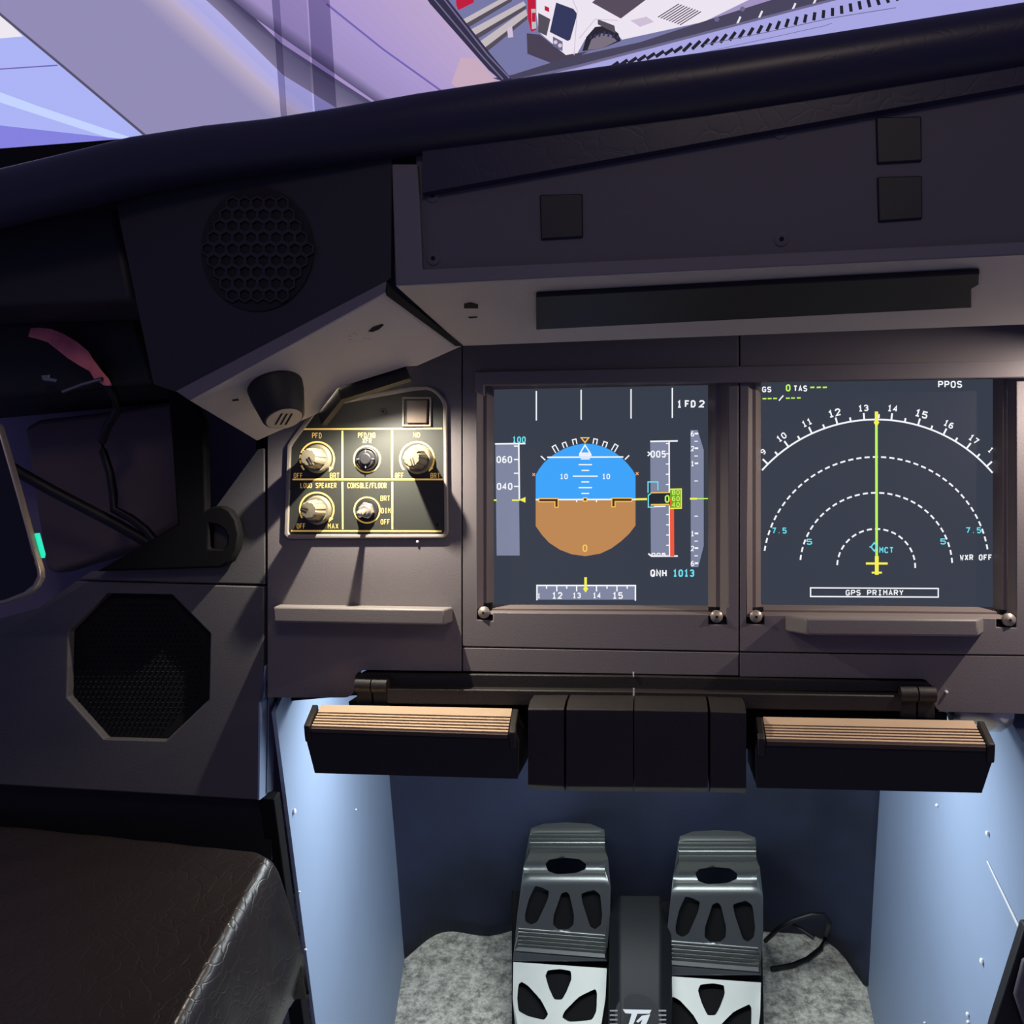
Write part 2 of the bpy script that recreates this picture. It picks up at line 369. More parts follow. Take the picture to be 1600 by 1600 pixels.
# ================================================================== INSTRUMENT PANEL
PT = -.010                                             # panel back face
ip = thing('instrument_panel', P(900, 1060, 0), 'warm grey main instrument panel holding the two lit displays and the knob plate', 'instrument panel')
arc = lambda cx, cy, r, a0, a1, n=6: circ(cx, cy, r, n, a0, a1)
mb = MB()      # left face with an opening for the knob plate
knobo = [(450, 838), (446, 832), (451, 697), (455, 690), (491, 640), (500, 632), (640, 607)]+arc(660, 640, 36, -80, -5)+[(697, 830)]+arc(689, 832, 8, 10, 90)
left_out = [(418, 1090), (418, 684), (500, 560), (560, 520), (721, 495), (721, 1049), (572, 1047)]+arc(568, 1060, 13, 270, 180)+[(554, 1074)]+arc(538, 1074, 16, 0, 90)
mb.plate(left_out, [knobo], lambda x, y, d: P(x, y, -d*0)-WAX*d, 'panel_paint', .010)
lab(mb.build('face_panel', ip, .0008), 'panel piece around the knob plate')
def opening(x0, y0, x1, y1): return rrect(x0, y0, x1, y1, 4, 3)
PFDO = [(745, 588), (1138, 588), (1138, 960), (745, 960)]
NDO = [(1166, 584), (1589, 580), (1589, 966), (1166, 964)]
mb = MB(); mb.plate([(723, 495), (1154, 490), (1154, 1018), (723, 1010)], [[(745, 588), (1138, 588), (1138, 948), (1134, 948), (1134, 962), (1136, 976), (1107, 976), (1107, 960), (770, 957), (770, 970), (745, 968)]], lambda x, y, d: P(x, y)-WAX*d, 'panel_paint', .010)
lab(mb.build('face_panel', ip, .0006), 'panel piece framing the artificial horizon display')
mb = MB(); mb.plate([(1156, 490), (2060, 481), (2060, 1030), (1156, 1018)], [[(1170, 584), (1588, 580), (1588, 952), (1588, 981), (1557, 980), (1557, 966), (1194, 961), (1194, 976), (1166, 975), (1166, 950)]], lambda x, y, d: P(x, y)-WAX*d, 'panel_paint', .010)
lab(mb.build('face_panel', ip, .0006), 'panel piece framing the compass arc display')
mb = MB(); mb.pp([(723, 1012), (1154, 1020), (1154, 1056), (723, 1049)], 0, PT, 'panel_paint'); mb.build('lower_strip', ip, .0005)
mb = MB(); mb.pp([(1156, 1020), (2060, 1032), (2060, 1127), (1466, 1112)]+arc(1474, 1098, 14, 110, 190, 4)+[(1459, 1080), (1455, 1070)]+arc(1440, 1073, 12, -20, -90, 4)+[(1156, 1057)], 0, PT, 'panel_paint'); mb.build('lower_strip', ip, .0005)
mb = MB(); mb.pp([(742, 580), (2060, 553), (2060, 577), (1582, 590), (1138, 597), (756, 602), (756, 618), (742, 612)], .007, .0004, 'panel_paint')
lab(mb.build('upper_ledge', ip, .0008), 'slim ledge over the displays')
for x, y in ((653, 846), (1478, 1081)):
    mb = MB(); mb.lathe(P(x, y, 0), WAX, [(.0011, -.001), (.0011, .0015), (.0006, .002)], 'white_chip', 12); lab(mb.build('pin', ip), 'small white pin')
mb = MB(); mb.pp([(400, 1100), (400, 480), (2060, 465), (2060, 1118), (1400, 1108), (1400, 1050), (560, 1045), (560, 1086)], -.055, -.062, 'black_gap')
mb.build('back_plate', ip)

# finger ledges
def ledge(px_top, wf, chl, chr_, label):
    (x0, y0), (x1, y1), h = px_top
    A, B = P(x0, y0, 0), P(x1, y1, 0)
    d = (B-A).normalized(); dn = -VAX
    mb = MB(); f = wf; hh = h
    base = [A, B, B+WAX*f-d*chr_, A+WAX*f+d*chl]
    mb.prism(base, dn*hh, 'ledge_paint')
    return tag(mb.build('finger_ledge', bevel=.0014), label, 'ledge', 'finger ledges')
ledge(((436, 944), (708, 948), .0115), .020, .004, .002, 'long grey finger ledge under the knob plate')
ledge(((1226, 961), (1537, 963), .0115), .020, .012, .010, 'grey finger ledge with slanted ends under the compass arc display')

# ---- displays
def rect_ring(q, qi, t, w):
    # q: outer corners on plane 0; qi: the screen's corners as seen at depth; t runs from one to the other
    return [P(x, y, 0).lerp(P(a, b, -.0142)+WAX*.0142, t)+WAX*w for (x, y), (a, b) in zip(q, qi)]
def display(name, label, outer, inner, screws, drawfn, base):
    t = thing(name, base, label, 'display', 'cockpit displays')
    mb = MB()
    rr = [(0, -.0095), (0, -.0006), (.38, -.0062), (.62, -.0062), (.98, -.0132), (1, -.0150)]
    mb.loft([rect_ring(outer, inner, i, w) for i, w in rr], 'bezel_paint', cap=False, smooth=False)
    lab(mb.build('bezel', t, .0003), 'stepped warm grey frame')
    mb = MB(); c = rect_ring(outer, inner, .96, -.0142)
    mb.poly(c, 's_back'); mb.prism([p-WAX*.001 for p in c], -WAX*.012, 'black')
    drawfn(Ink(mb, -.0142)); lab(mb.build('screen', t), label_of[name])
    for sq, (sx, sy) in screws:
        mb = MB(); mb.pp(sq, -.0062, -.010, 'black'); cc = P(sx, sy, -.0062)
        lab(mb.build('screw_recess', t), 'small black recess'); 
        r = .0046; m2 = MB(); m2.lathe(cc, WAX, [(r*.6, 0), (r*.6, .004), (r, .004), (r*.95, .006), (r*.6, .0075), (r*.25, .008)], 'bolt', 20)
        m2.lathe(cc+WAX*.0081, WAX, [(r*.22, 0), (r*.22, .0002)], 'black_gap', 6); m2.build('screw', t)
    return t
label_of = {'primary_flight_display': 'lit screen with blue sky and brown ground', 'navigation_display': 'lit screen with white compass arc and range rings'}

def draw_pfd(k):
    W = 's_white'
    for x, y0, y1 in ((838, 611, 657), (908, 609, 656), (986, 608, 654), (1050.5, 606, 653)): k.line([(x, y0), (x, y1)], 2, 's_tape' if 0 else W)
    k.text('1', 1061.5, 631.5, 7, 11, W, 0, .05); k.text('FD', 1078.5, 631, 16.5, 11, W, 0, .05); k.text('2', 1096.5, 631, 8.5, 11, W, 0, .05)
    # speed tape
    k.fill([(774, 694), (810, 694), (812, 868), (776, 868)], 's_tape')
    k.line([(773.5, 693.5), (821, 693)], 2.4, W); k.line([(810.5, 693), (811.5, 780)], 2.4, W)
    for y in (697, 718, 739.5, 760): k.line([(803, y), (811, y)], 2, W)
    k.text('060', 788, 718, 24, 10.5, W, 0, .03); k.text('040', 788.5, 760, 24, 10.5, W, 0, .03); k.text('100', 811, 687, 20.5, 9.5, 's_cyan', 0, .03)
    k.line([(771.5, 781.5), (776, 781.5)], 2.4, 's_yellow'); k.line([(800, 781.5), (812, 781.5)], 2.4, 's_yellow'); k.fill([(811, 781), (821, 776.5), (821, 785.5)], 's_yellow')
    # attitude ball, straight sides
    L, Rr, cx = 837, 993, 914.5
    top = [(L, 742), (843, 732), (850, 723), (860, 714), (872, 706), (885, 699.5), (900, 695), (914, 693), (930, 694.5), (945, 699), (958, 705.5), (970, 714), (980, 724), (988, 734), (993, 742)]
    bot = [(993, 821), (983, 834), (970, 846), (955, 857), (938, 865), (915, 869), (893, 866), (875, 859), (858, 848), (847, 836), (L, 822)]
    k.fill(top+[(993, 780.5), (L, 781)], 's_sky'); k.fill([(L, 781), (993, 780.5)]+bot, 's_earth')
    k.line([(855, 714.5), (974, 714)], 2.2, W); k.line([(L, 780.8), (993, 780.3)], 2.4, W)
    for y, h in ((717, 7), (726, 10.5), (735, 6), (744, 19.5), (753, 6), (762, 10.5), (771, 6)): k.line([(cx-h, y), (cx+h, y)], 1.8, W)
    for x in (881, 947): k.text('10', x, 744.5, 12, 8, W, 0, .02)
    for x in (901, 932): k.line([(x, 780), (x, 784.5)], 2, W)
    for x, y, a in ((868, 701.5, -30), (882.5, 695.5, -21), (898, 690.5, -12), (930, 690, 10), (945, 694.5, 20), (960.5, 700, 30)):
        ca, sa = math.cos(R(a)), math.sin(R(a)); h = 5.5 if abs(a) == 30 else 4
        k.line([(x+u*ca-v*sa, y+u*sa+v*ca) for u, v in ((-2.8, h), (-2.8, -h), (2.8, -h), (2.8, h))], 1.7, W)
    k.line([(845, 712.5), (852, 719)], 2, W); k.line([(983, 711.5), (976.5, 718)], 2, W)
    for x, y in ((834, 741.5), (995.5, 740)):
        k.line([(x-2, y-2), (x+2, y+2)], 1.4, 's_orange'); k.line([(x-2, y+2), (x+2, y-2)], 1.4, 's_orange')
    k.line([(908, 684), (920, 684), (914, 691.5)], 1.8, 's_amber', True)
    k.line([(914, 695.5), (922, 708), (906.5, 708)], 2, W, True); k.line([(905, 711), (924, 711)], 3.2, W); k.line([(907.5, 706.5), (905, 711.5)], 1.6, W); k.line([(921, 706.5), (924, 711.5)], 1.6, W)
    for pts in ([(842, 779), (872, 779), (872, 792.5), (867, 792.5), (867, 784), (842, 784)], [(987.5, 778.5), (956, 778.5), (956, 792), (961, 792), (961, 783.5), (987.5, 783.5)]):
        k.fill(pts, 's_brown'); k.line(pts, 1.5, 's_amber', True)
    sq = [(911.5, 778), (917, 778), (917, 783), (911.5, 783)]; k.fill(sq, 's_brown'); k.line(sq, 1.6, 's_amber', True)
    k.text('0', 914, 856.5, 7, 11, 's_amber', 0, .02)
    k.line([(993, 780.2), (1011, 779.8)], 3.2, 's_yellow')
    # altitude tape
    k.fill([(1016, 690), (1045, 690), (1046, 868), (1017, 868)], 's_tape')
    k.line([(1016, 689.8), (1059, 689)], 2.4, W); k.line([(1045.5, 689), (1045.8, 770)], 2.2, W); k.line([(1046, 790), (1046.3, 868)], 2.2, W)
    for y in (693, 709, 725, 741, 757): k.line([(1040.5, y), (1046, y)], 1.8, W)
    for y in (804, 820, 836, 852): k.line([(1041, y), (1046, y)], 1.8, W)
    k.text('005', 1028.5, 709.5, 23.5, 10.5, W, 0, .03); k.line([(1012, 706), (1016, 709), (1012, 712.5)], 2, W)
    k.text('005', 1029, 866.5, 22, 5, W, 0, .03); k.line([(1013, 865), (1018, 869), (1059, 868.8)], 2.4, W)
    k.fill([(1046.5, 778), (1051, 786), (1053, 795), (1053.5, 869.5), (1047, 869.5)], 's_red')
    k.line([(1012.5, 770), (1012.5, 753), (1028, 753), (1028, 766)], 1.8, 's_cyan')
    k.fill([(1013, 772), (1017, 770), (1046, 769.5), (1047, 788), (1017, 788.5), (1013, 786)], 's_dark')
    k.line([(1017, 770), (1046, 769.5)], 1.6, 's_amber'); k.line([(1017, 788.5), (1046, 788)], 1.8, 's_amber')
    k.line([(1017, 771), (1013, 774), (1013, 792.5), (1022, 792.5)], 1.8, 's_cyan'); k.line([(1022, 791.5), (1040, 791)], 2, W)
    k.fill([(1047, 764), (1065, 764), (1065, 794), (1047, 794)], 's_olive')
    for t_, y in (('80', 769.5), ('60', 779), ('40', 788.5)): k.text(t_, 1056, y, 12, 7.5, 's_green', 0, .03)
    k.line([(1046, 764.5), (1064.5, 764), (1064.5, 794), (1047, 794.5)], 1.8, 's_yellow'); k.text('0', 1042.5, 779.5, 7, 11.5, 's_green', 0, .03)
    k.fill([(1047, 778), (1051, 787), (1047, 790)], 's_red')
    # vertical speed scale
    k.fill([(1079, 672), (1090, 672), (1099.5, 703), (1099.5, 853), (1091, 886), (1079.5, 886)], 's_tape')
    for y, t_ in ((678, '6'), (701, '2'), (724.5, '1'), (834, '1'), (857, '2'), (880.5, '6')):
        k.text(t_, 1082, y, 5, 8, W, 0, .03); k.line([(1085.5, y-.5), (1091, y-.5)], 2.8, W)
    for y in (689.5, 712.5, 751.5, 806.5, 845.5, 868.5): k.line([(1085, y), (1090.5, y)], 1.6, W)
    k.line([(1078, 779.3), (1106, 779)], 1.8, 's_green'); k.line([(1078, 779.3), (1089, 779.2)], 3, 's_yellow')
    k.text('QNH', 1029, 895.5, 25, 11, W, 0, .04); k.text('1013', 1068, 895.5, 33, 11, 's_cyan', 0, .04)
    # heading tape
    k.fill([(838.5, 915), (992.5, 915), (992.5, 937), (838.5, 937)], 's_tape')
    k.line([(839, 938), (839, 914.8), (992.8, 915), (992.8, 938.5)], 2.2, W)
    for x, h in ((854, 5), (870, 9), (885.5, 5), (901, 9), (932, 9), (948.5, 5), (964, 9), (980, 5)): k.line([(x, 915), (x, 915+h)], 2, W)
    for t_, x, a, b in (('12', 870.5, 16, 10), ('13', 901, 12.5, 8.5), ('14', 932.5, 12.5, 8.5), ('15', 965, 16, 10)): k.text(t_, x, 930.5, a, b, W, 0, .03)
    k.text('1', 842, 931, 4, 7.5, W, 0, .03)
    k.line([(915, 902), (915, 918)], 4, 's_yellow'); k.fill([(915, 915), (919, 920), (915, 926), (911, 920)], 's_yellow')

def draw_nd(k):
    W = 's_white'
    k.text('GS', 1198, 608.5, 14, 8.5, W, 0, .04); k.text('0', 1231.5, 606, 7, 10.5, 's_green', 0, .05); k.text('TAS', 1250.5, 607, 21, 9, W, 0, .04)
    for x in (1269, 1279, 1288.5): k.line([(x-3, 605.3), (x+3.5, 605)], 2.4, 's_green')
    for x, y in ((1194.5, 623), (1202.5, 622.8), (1211, 622.6), (1231, 622.2), (1239, 622), (1248, 621.8)): k.line([(x-3, y), (x+3, y-.1)], 2.2, 's_green')
    k.line([(1217, 626), (1224, 618)], 2, W); k.text('PPOS', 1484.5, 600.5, 37, 10.5, W, 0, .03)
    cx, cy, rad = 1369, 886, 230.5
    def at(a, r): return (cx+r*1.025*math.sin(R(a)), cy-r*math.cos(R(a)))
    def arcl(r, a0, a1, wd, mn, n=60): k.line([at(a0+(a1-a0)*i/n, r) for i in range(n+1)], wd, mn)
    CUT = 51
    arcl(rad, -49.0, 50.3, 2.6, W)
    for j in range(-9, 11):
        hd = 136+j*0; 
    for h in range(85, 186, 5):
        a = (h-134.4)*1.03
        if abs(a) > 49.6: continue
        L = 11 if h % 10 == 0 else 6.5; k.line([at(a, rad), at(a, rad+L)], 2.8, W)
        if h % 10 == 0 and h not in (90, 180):
            big = h % 30 == 0; k.text(str(h//10), *at(a, rad+18.5), 19.5 if h in (120, 150) else 15.5, 11 if h in (120, 150) else 9.5, W, a, .04)
    k.text('9', 1192.5, 706, 6.5, 8.5, W, -45, .03); k.text('1', 1548, 703, 6, 9, W, 45, .03)
    for r, amax, st in ((172, 81.5, 4.2), (116, 84.5, 6.2), (59.5, 87, 12.2)):
        a = -amax
        while a < amax:
            k.line([at(a+(st*.62)*i/3, r) for i in range(4)], 2.6, W); a += st
    k.line([(1369.3, 645), (1369.8, 895)], 4, 's_green')
    k.line([(1369.5, 643), (1369.5, 656)], 5.2, 's_yellow'); k.fill([(1369.5, 667), (1365, 660), (1369.5, 654), (1374, 660)], 's_yellow'); k.line([(1373.5, 647), (1373.5, 653)], 2, W)
    for t_, x, y, wd in (('7.5', 1217.5, 829, 23), ('5', 1264.5, 846.5, 8.5), ('7.5', 1521, 828.5, 24), ('5', 1473.5, 846, 8.5), ('MCT', 1385, 859.5, 22)): k.text(t_, x, y, wd, 9, 's_cyan', 0, .03)
    k.line([(1366, 848), (1371, 854.5), (1366, 861), (1361, 854.5)], 2, 's_cyan', True); k.line([(1358.5, 854.5), (1361, 854.5)], 2, 's_cyan')
    k.line([(1370, 869), (1370, 898)], 6, 's_yellow'); k.line([(1353, 880.5), (1387, 880.5)], 3.4, 's_yellow'); k.line([(1362, 894.8), (1378, 894.8)], 3, 's_yellow')
    k.text('WXR OFF', 1525, 871, 50, 9, W, 0, .035)
    k.line([(1266.5, 918.5), (1466, 919.5), (1466, 933), (1266.5, 932)], 2, W, True); k.text('GPS PRIMARY', 1366.5, 926, 90, 8.5, W, 0, .03)

display('primary_flight_display', 'left display showing the blue and brown artificial horizon', [(744, 580), (1138, 575), (1138, 963), (744, 960)], [(772, 609), (1106, 602), (1106, 946), (772, 944.5)],
        [([(745, 943), (769, 942), (769, 968), (745, 967)], (758, 956)), ([(1107, 949), (1134, 948), (1134, 975), (1107, 975)], (1119, 962))], draw_pfd, P(940, 960, 0))
display('navigation_display', 'right display showing the white compass arc and yellow aircraft mark', [(1167, 572), (1589, 565), (1589, 968), (1167, 964)], [(1189, 597), (1551, 588), (1551, 948.5), (1189, 944.5)],
        [([(1167, 949), (1193, 949), (1193, 975), (1167, 975)], (1180, 962)), ([(1558, 953), (1587, 953), (1587, 981), (1558, 980)], (1572, 967))], draw_nd, P(1370, 965, 0))

# ---- knob plate
cp = thing('lighting_control_panel', P(573, 840, 0), 'small dark plate of knobs and switches with yellow legends left of the displays', 'control panel')
mb = MB(); mb.pp([(451, 836), (449, 832), (453, 698), (493, 642), (502, 635), (640, 610)]+arc(660, 640, 33, -80, -5)+[(694, 830)]+arc(689, 832, 5, 10, 90), .0006, -.006, 'faceplate'); mb.build('faceplate', cp, .0004)
mb = MB()
ro = [(449, 842), (443, 835), (448, 695), (453, 688), (489, 637), (499, 628), (640, 604)]+arc(660, 640, 38, -80, -5)+[(700, 831)]+arc(690, 832, 9, 10, 90)
ri = [(452, 835), (450, 832), (454, 699), (458, 692), (494, 643), (503, 636), (641, 611)]+arc(660, 640, 32, -80, -5)+[(694, 830)]+arc(689, 831, 4, 10, 90)
mb.plate(ro, [ri], lambda x, y, d: P(x, y, .0026)-WAX*d, 'rim_paint', .003); lab(mb.build('rim', cp, .0011, 3), 'raised pale rim')
mb = MB(); k = Ink(mb, .0008); Y = 'legend'
for a, b in (((474, 670.5), (691, 669.5)), ((457, 749), (692, 749)), ((455, 829.5), (690, 830)), ((535, 673), (535, 747)), ((612.5, 673), (612.5, 747)), ((535, 753), (535.5, 827)), ((613, 753), (613, 827))): k.line([a, b], 2.6, Y)
for t, x, y, wd, h in (('PFD', 495, 680.5, 14.5, 8.5), ('PFD/ND', 573, 680, 27, 8), ('XFR', 573.5, 688.5, 14, 7.5), ('ND', 651, 679.5, 10.5, 7.5), ('OFF', 466, 743, 14, 8), ('BRT', 523, 743, 14.5, 8), ('OFF', 624, 743, 13.5, 8), ('BRT', 680, 743, 14.5, 8),
                       ('LOUD SPEAKER', 497.5, 758.5, 56, 8), ('CONSOLE/FLOOR', 573.5, 758.5, 61, 8.5), ('OFF', 470.5, 822, 13.5, 8), ('MAX', 520.5, 822, 16.5, 8), ('BRT', 602, 778.5, 14.5, 8), ('DIM', 603, 798, 14, 8), ('OFF', 602, 815.5, 14, 8)): k.text(t, x, y, wd, h, Y, 0, .004)
for (cx, cy, a0) in ((495.5, 717, 200), (651.5, 717, 140), (495, 796, 150)):
    k.line(circ(cx, cy, 26.5, 30, a0, 390), 2.6, Y)
    ex, ey = cx+26.5*math.cos(R(30)), cy+26.5*math.sin(R(30))
    k.fill([(ex-3.5, ey-1.5), (ex+3, ey+1), (ex-4.5, ey+7)], Y)
for a0, a1 in ((182, 194), (165, 177), (140, 158)): k.line(circ(495.5, 717, 26.5, 6, a0, a1), 2.6, Y)
k.line(circ(573.5, 717.5, 20.5, 36), 2.2, Y, True); k.line(circ(573.5, 797, 20, 36), 2.2, Y, True)
lab(mb.build('legend', cp), 'yellow lettering, lines and dial arcs')
def knob(x, y, ang):
    c = P(x, y, .0008); mb = MB()
    mb.lathe(c, WAX, [(.0108, 0), (.0112, .0008), (.0106, .0032), (.0096, .0042)], 'knob_grey', 40)
    mb.lathe(c+WAX*.0042, WAX, [(.0082, 0), (.0076, .008), (.0068, .0150), (.0058, .0164), (.0001, .0166)], 'knob_grey', 72, True, lambda q: 1-.075*(1 if math.sin(q*9) > .2 else 0))
    kn = mb.build('knob', cp, angle=28)
    m2 = MB(); d = UAX*math.cos(R(ang))+VAX*math.sin(R(ang)); e = WAX.cross(d); q = c+WAX*.0209
    for sgn in (-1, 1):
        m2.prism([q+e*sgn*.0009+e*.00022, q+e*sgn*.0009-e*.00022, q+e*sgn*.0009-e*.00022+d*.0056, q+e*sgn*.0009+e*.00022+d*.0056], WAX*.0002, 'knob_line')
    m2.build('pointer_line', kn)
knob(497, 717, -50); knob(654, 718, -75); knob(497, 797, 150)
c = P(573.5, 717.5, .0008); mb = MB()
mb.lathe(c, WAX, [(.0088, 0), (.0088, .0018), (.0080, .0022), (.0074, .0012)], 'black', 40); mb.lathe(c, WAX, [(.0070, 0), (.0070, .0024), (.0060, .0034)], 'black', 40); mb.lathe(c, WAX, [(.0044, .003), (.0044, .0046), (.0036, .0050)], 'black', 32)
for a in range(0, 360, 90): 
    d = UAX*math.cos(R(a))+VAX*math.sin(R(a)); e = WAX.cross(d)
    mb.prism([c+d*.0048+e*.0004+WAX*.0034, c+d*.0070+e*.0004+WAX*.0034, c+d*.0070-e*.0004+WAX*.0034, c+d*.0048-e*.0004+WAX*.0034], WAX*.0006, 'dark_paint')
lab(mb.build('push_button', cp), 'round black push button')
c = P(574, 797.5, .0008); mb = MB()
mb.lathe(c, WAX, [(.0088, 0), (.0086, .001), (.0078, .0012)], 'black', 36); mb.lathe(c+WAX*.001, WAX, [(.0064, 0), (.0064, .0028), (.0058, .0032)], 'chrome', 6, False); mb.lathe(c+WAX*.003, WAX, [(.0042, 0), (.0042, .004), (.0034, .0045)], 'chrome', 24)
ts = lab(mb.build('toggle_switch', cp), 'chrome toggle switch')
mb = MB(); tip = c+WAX*.021-VAX*.003; b0 = c+WAX*.005; mb.tube([b0, b0.lerp(tip, .3), b0.lerp(tip, .75), b0.lerp(tip, .93), tip], [.0016, .0019, .0028, .0026, .0010], 'chrome', 16); mb.build('lever', ts)
mb = MB(); mb.plate([(628, 620), (673.5, 620), (673.5, 666.5), (628, 666.5)], [[(631, 623), (670.5, 623), (670.5, 663.5), (631, 663.5)]], lambda x, y, d: P(x, y, .0022)-WAX*d, 'rim_paint', .002)
bt = mb.build('square_button', cp, .0005); lab(bt, 'square button with pale frame and brown key')
mb = MB(); mb.pp([(635, 625), (667, 625), (667, 661), (635, 661)], .0040, .0006, 'brown_key'); mb.build('key_cap', bt, .0006)
for x, y in ((599, 643), (684, 820)):
    c = P(x, y, .0006); mb = MB(); mb.lathe(c, WAX, [(.0028, 0), (.0028, .0006), (.0020, .0008)], 'faceplate', 20); mb.lathe(c+WAX*.0008, WAX, [(.0011, 0), (.0011, .0003)], 'black_gap', 6); lab(mb.build('screw', cp), 'small countersunk screw')

# ================================================================== GLARESHIELD
WB, WF = .042, .132                                    # back and front edges of its underside
gs = thing('glareshield', P(1100, 440, WF), 'long dark glareshield hood with padded leather edge above the displays', 'glareshield')
A, B, Cc, D = P(722, 541, WB), P(2060, 490, WB), P(2060, 374, WF), P(618, 447, WF)
nU = (B-A).cross(D-A).normalized();  nU = nU if nU.dot(VAX) < 0 else -nU
mb = MB(); mb.prism([A, B, Cc, D], -nU*.004, 'hood_paint_lit'); ud = mb.build('underside', gs, .0006)
def onU(px, py, off=0.0): return hit(px, py, A+nU*off, nU)
mb = MB(); mb.poly([onU(725, 475, .0003), onU(735, 473, .0003), onU(747, 476, .0003), onU(747, 482, .0003), onU(725, 482, .0003)], 'black_gap'); lab(mb.build('slot_hole', ud), 'small dark hole'); mb = MB(); mb.poly([onU(731, 495.5, .0003), onU(746, 495, .0003), onU(746, 496.5, .0003), onU(734, 497.5, .0003)], 'black_gap')
lab(mb.build('slot_hole', ud), 'dark slit')
# fascia
mb = MB(); mb.pp([(612, 256), (652, 256), (655, 300), (660, 421), (2060, 356), (2060, 375), (618, 447)], WF, WF-.016, 'hood_paint'); mb.build('frame', gs, .0008)
mb = MB(); mb.pp([(650, 240), (2060, -19), (2060, 364), (658, 424)], WF-.004, WF-.014, 'dark_paint'); fp = mb.build('fascia_panel', gs)
for q in ([(843, 304), (910, 302), (911, 370), (845, 374)], [(1369, 183), (1440, 181), (1441, 251), (1371, 255)], [(1371, 276), (1441, 274), (1442, 341), (1373, 346)]):
    mb = MB(); mb.pp(q, WF-.0022, WF-.0045, 'button_dark'); lab(mb.build('square_button', fp, .0008), 'square blank dark button')
for x, y in ((677, 404), (1221, 374), (1219, 206), (676, 306)):
    mb = MB(); c = P(x, y, WF-.004); mb.lathe(c, WAX, [(.0042, 0), (.0042, .0005), (.0030, .0007)], 'dark_paint', 20); mb.lathe(c+WAX*.0007, WAX, [(.0014, 0), (.0014, .0003)], 'black_gap', 6); mb.build('screw', fp)
# padded roll + its valance
def swell(pts):
    return [P(x, y, w) for x, y, r, w in pts], [r/F0*((P(x, y, w)-CAM).dot(FW)) for x, y, r, w in pts]
ctl = [(-260, 365, 40, .125), (-120, 334, 41, .125), (0, 311, 42, .125), (110, 285, 42, .126), (220, 258, 42, .127), (330, 240, 41, .128), (430, 228, 40, .129), (540, 213, 42, .130), (660, 196, 46, .130), (800, 177, 48, .130), (950, 157, 49, .130), (1100, 137, 50, .130), (1280, 110, 50, .130), (1450, 83, 50, .130), (1600, 59, 50, .130), (1760, 33, 50, .130), (2060, -14, 50, .130)]
pts, rad = swell(ctl); mb = MB(); mb.tube(pts, rad, 'leather_hood', 28); mb.build('padded_roll', gs, angle=70)
top = [(x, y+r*.35) for x, y, r, w in ctl if x >= 655]
mb = MB(); a = [P(x, y, WF+.003) for x, y in top]; lowl = [P(x, 302-(x-655)*.180, WF+.0015) for x, y in top]
mb.loft([a, lowl, [p-WAX*.004-VAX*.001 for p in lowl], [p-WAX*.006 for p in a]], 'leather_hood', cap=False, closed=False); lab(mb.build('valance', gs, angle=60), 'leather flap under the padded roll')
# deck behind the roll
mb = MB(); mb.prism([pts[0]-WAX*.02+VAX*.010, pts[-1]-WAX*.02+VAX*.010, uvw(.5, .30, -.30), uvw(-.75, .26, -.30)], -VAX*.012, 'black'); mb.build('deck', gs)
MAPCUP = gs

# flood light bar under the hood
mb = MB(); fl_top = [onU(838, 456), onU(1530, 419), onU(1530, 436), onU(1518, 443), onU(1518, 473), onU(838, 508)]
mb.prism(fl_top, nU*.0035, 'black'); fb = mb.build('flood_light', bevel=.0006); tag(fb, 'long black flood light bar fixed under the glareshield above the displays', 'light')

# ---- angled loudspeaker housing at the left end of the hood
sh = thing('loudspeaker_housing', P(450, 560, .10), 'angled dark loudspeaker housing left of the glareshield, underside lightened as if lit, with black knob', 'speaker housing')
a, b, c = P(722, 541, WB), P(402, 689, WB), P(603, 458, WF-.002)
nS = (b-a).cross(c-a).normalized(); nS = nS if nS.dot(VAX) < 0 else -nS
def onS(px, py, off=0.0): return hit(px, py, a+nS*off, nS)
d0 = onS(296, 626); d1 = onS(276, 611)
mb = MB(); notch = [(722, 541), (652, 572), (634, 573), (528, 606), (497, 646), (402, 689), (296, 626), (603, 459)]
mb.prism([onS(x, y) for x, y in notch], -nS*.004, 'hood_paint_lit'); us = mb.build('underside', sh, .0006)
# lip: slim rolled front edge between underside and fascia
l0, l1 = onS(604, 459), onS(296, 626)
nF = (l1-l0).cross(VAX).normalized(); nF = nF if nF.dot(WAX) > 0 else -nF
def onF(px, py, off=0.0): return hit(px, py, l0+nF*off, nF)
mb = MB(); mb.prism([l0, l1, onF(274, 611), onF(603, 439)], -nF*.006, 'hood_paint'); lab(mb.build('front_lip', sh, .0006), 'grey front edge strip')
mb = MB(); mb.prism([onS(x, y, -.021) for x, y in ((712, 525), (412, 672), (290, 618), (603, 455))], -nS*.002, 'black_gap'); mb.build('light_stop', sh)  # added unseen plate that stops lamplight leaking out above the fascia
mb = MB(); mb.prism([onS(606, 448, .001), onS(724, 541, .001), onS(712, 541, .001), onS(604, 462, .001)], -nS*.003, 'black_gap'); lab(mb.build('seam', sh), 'dark joint beside the glareshield')
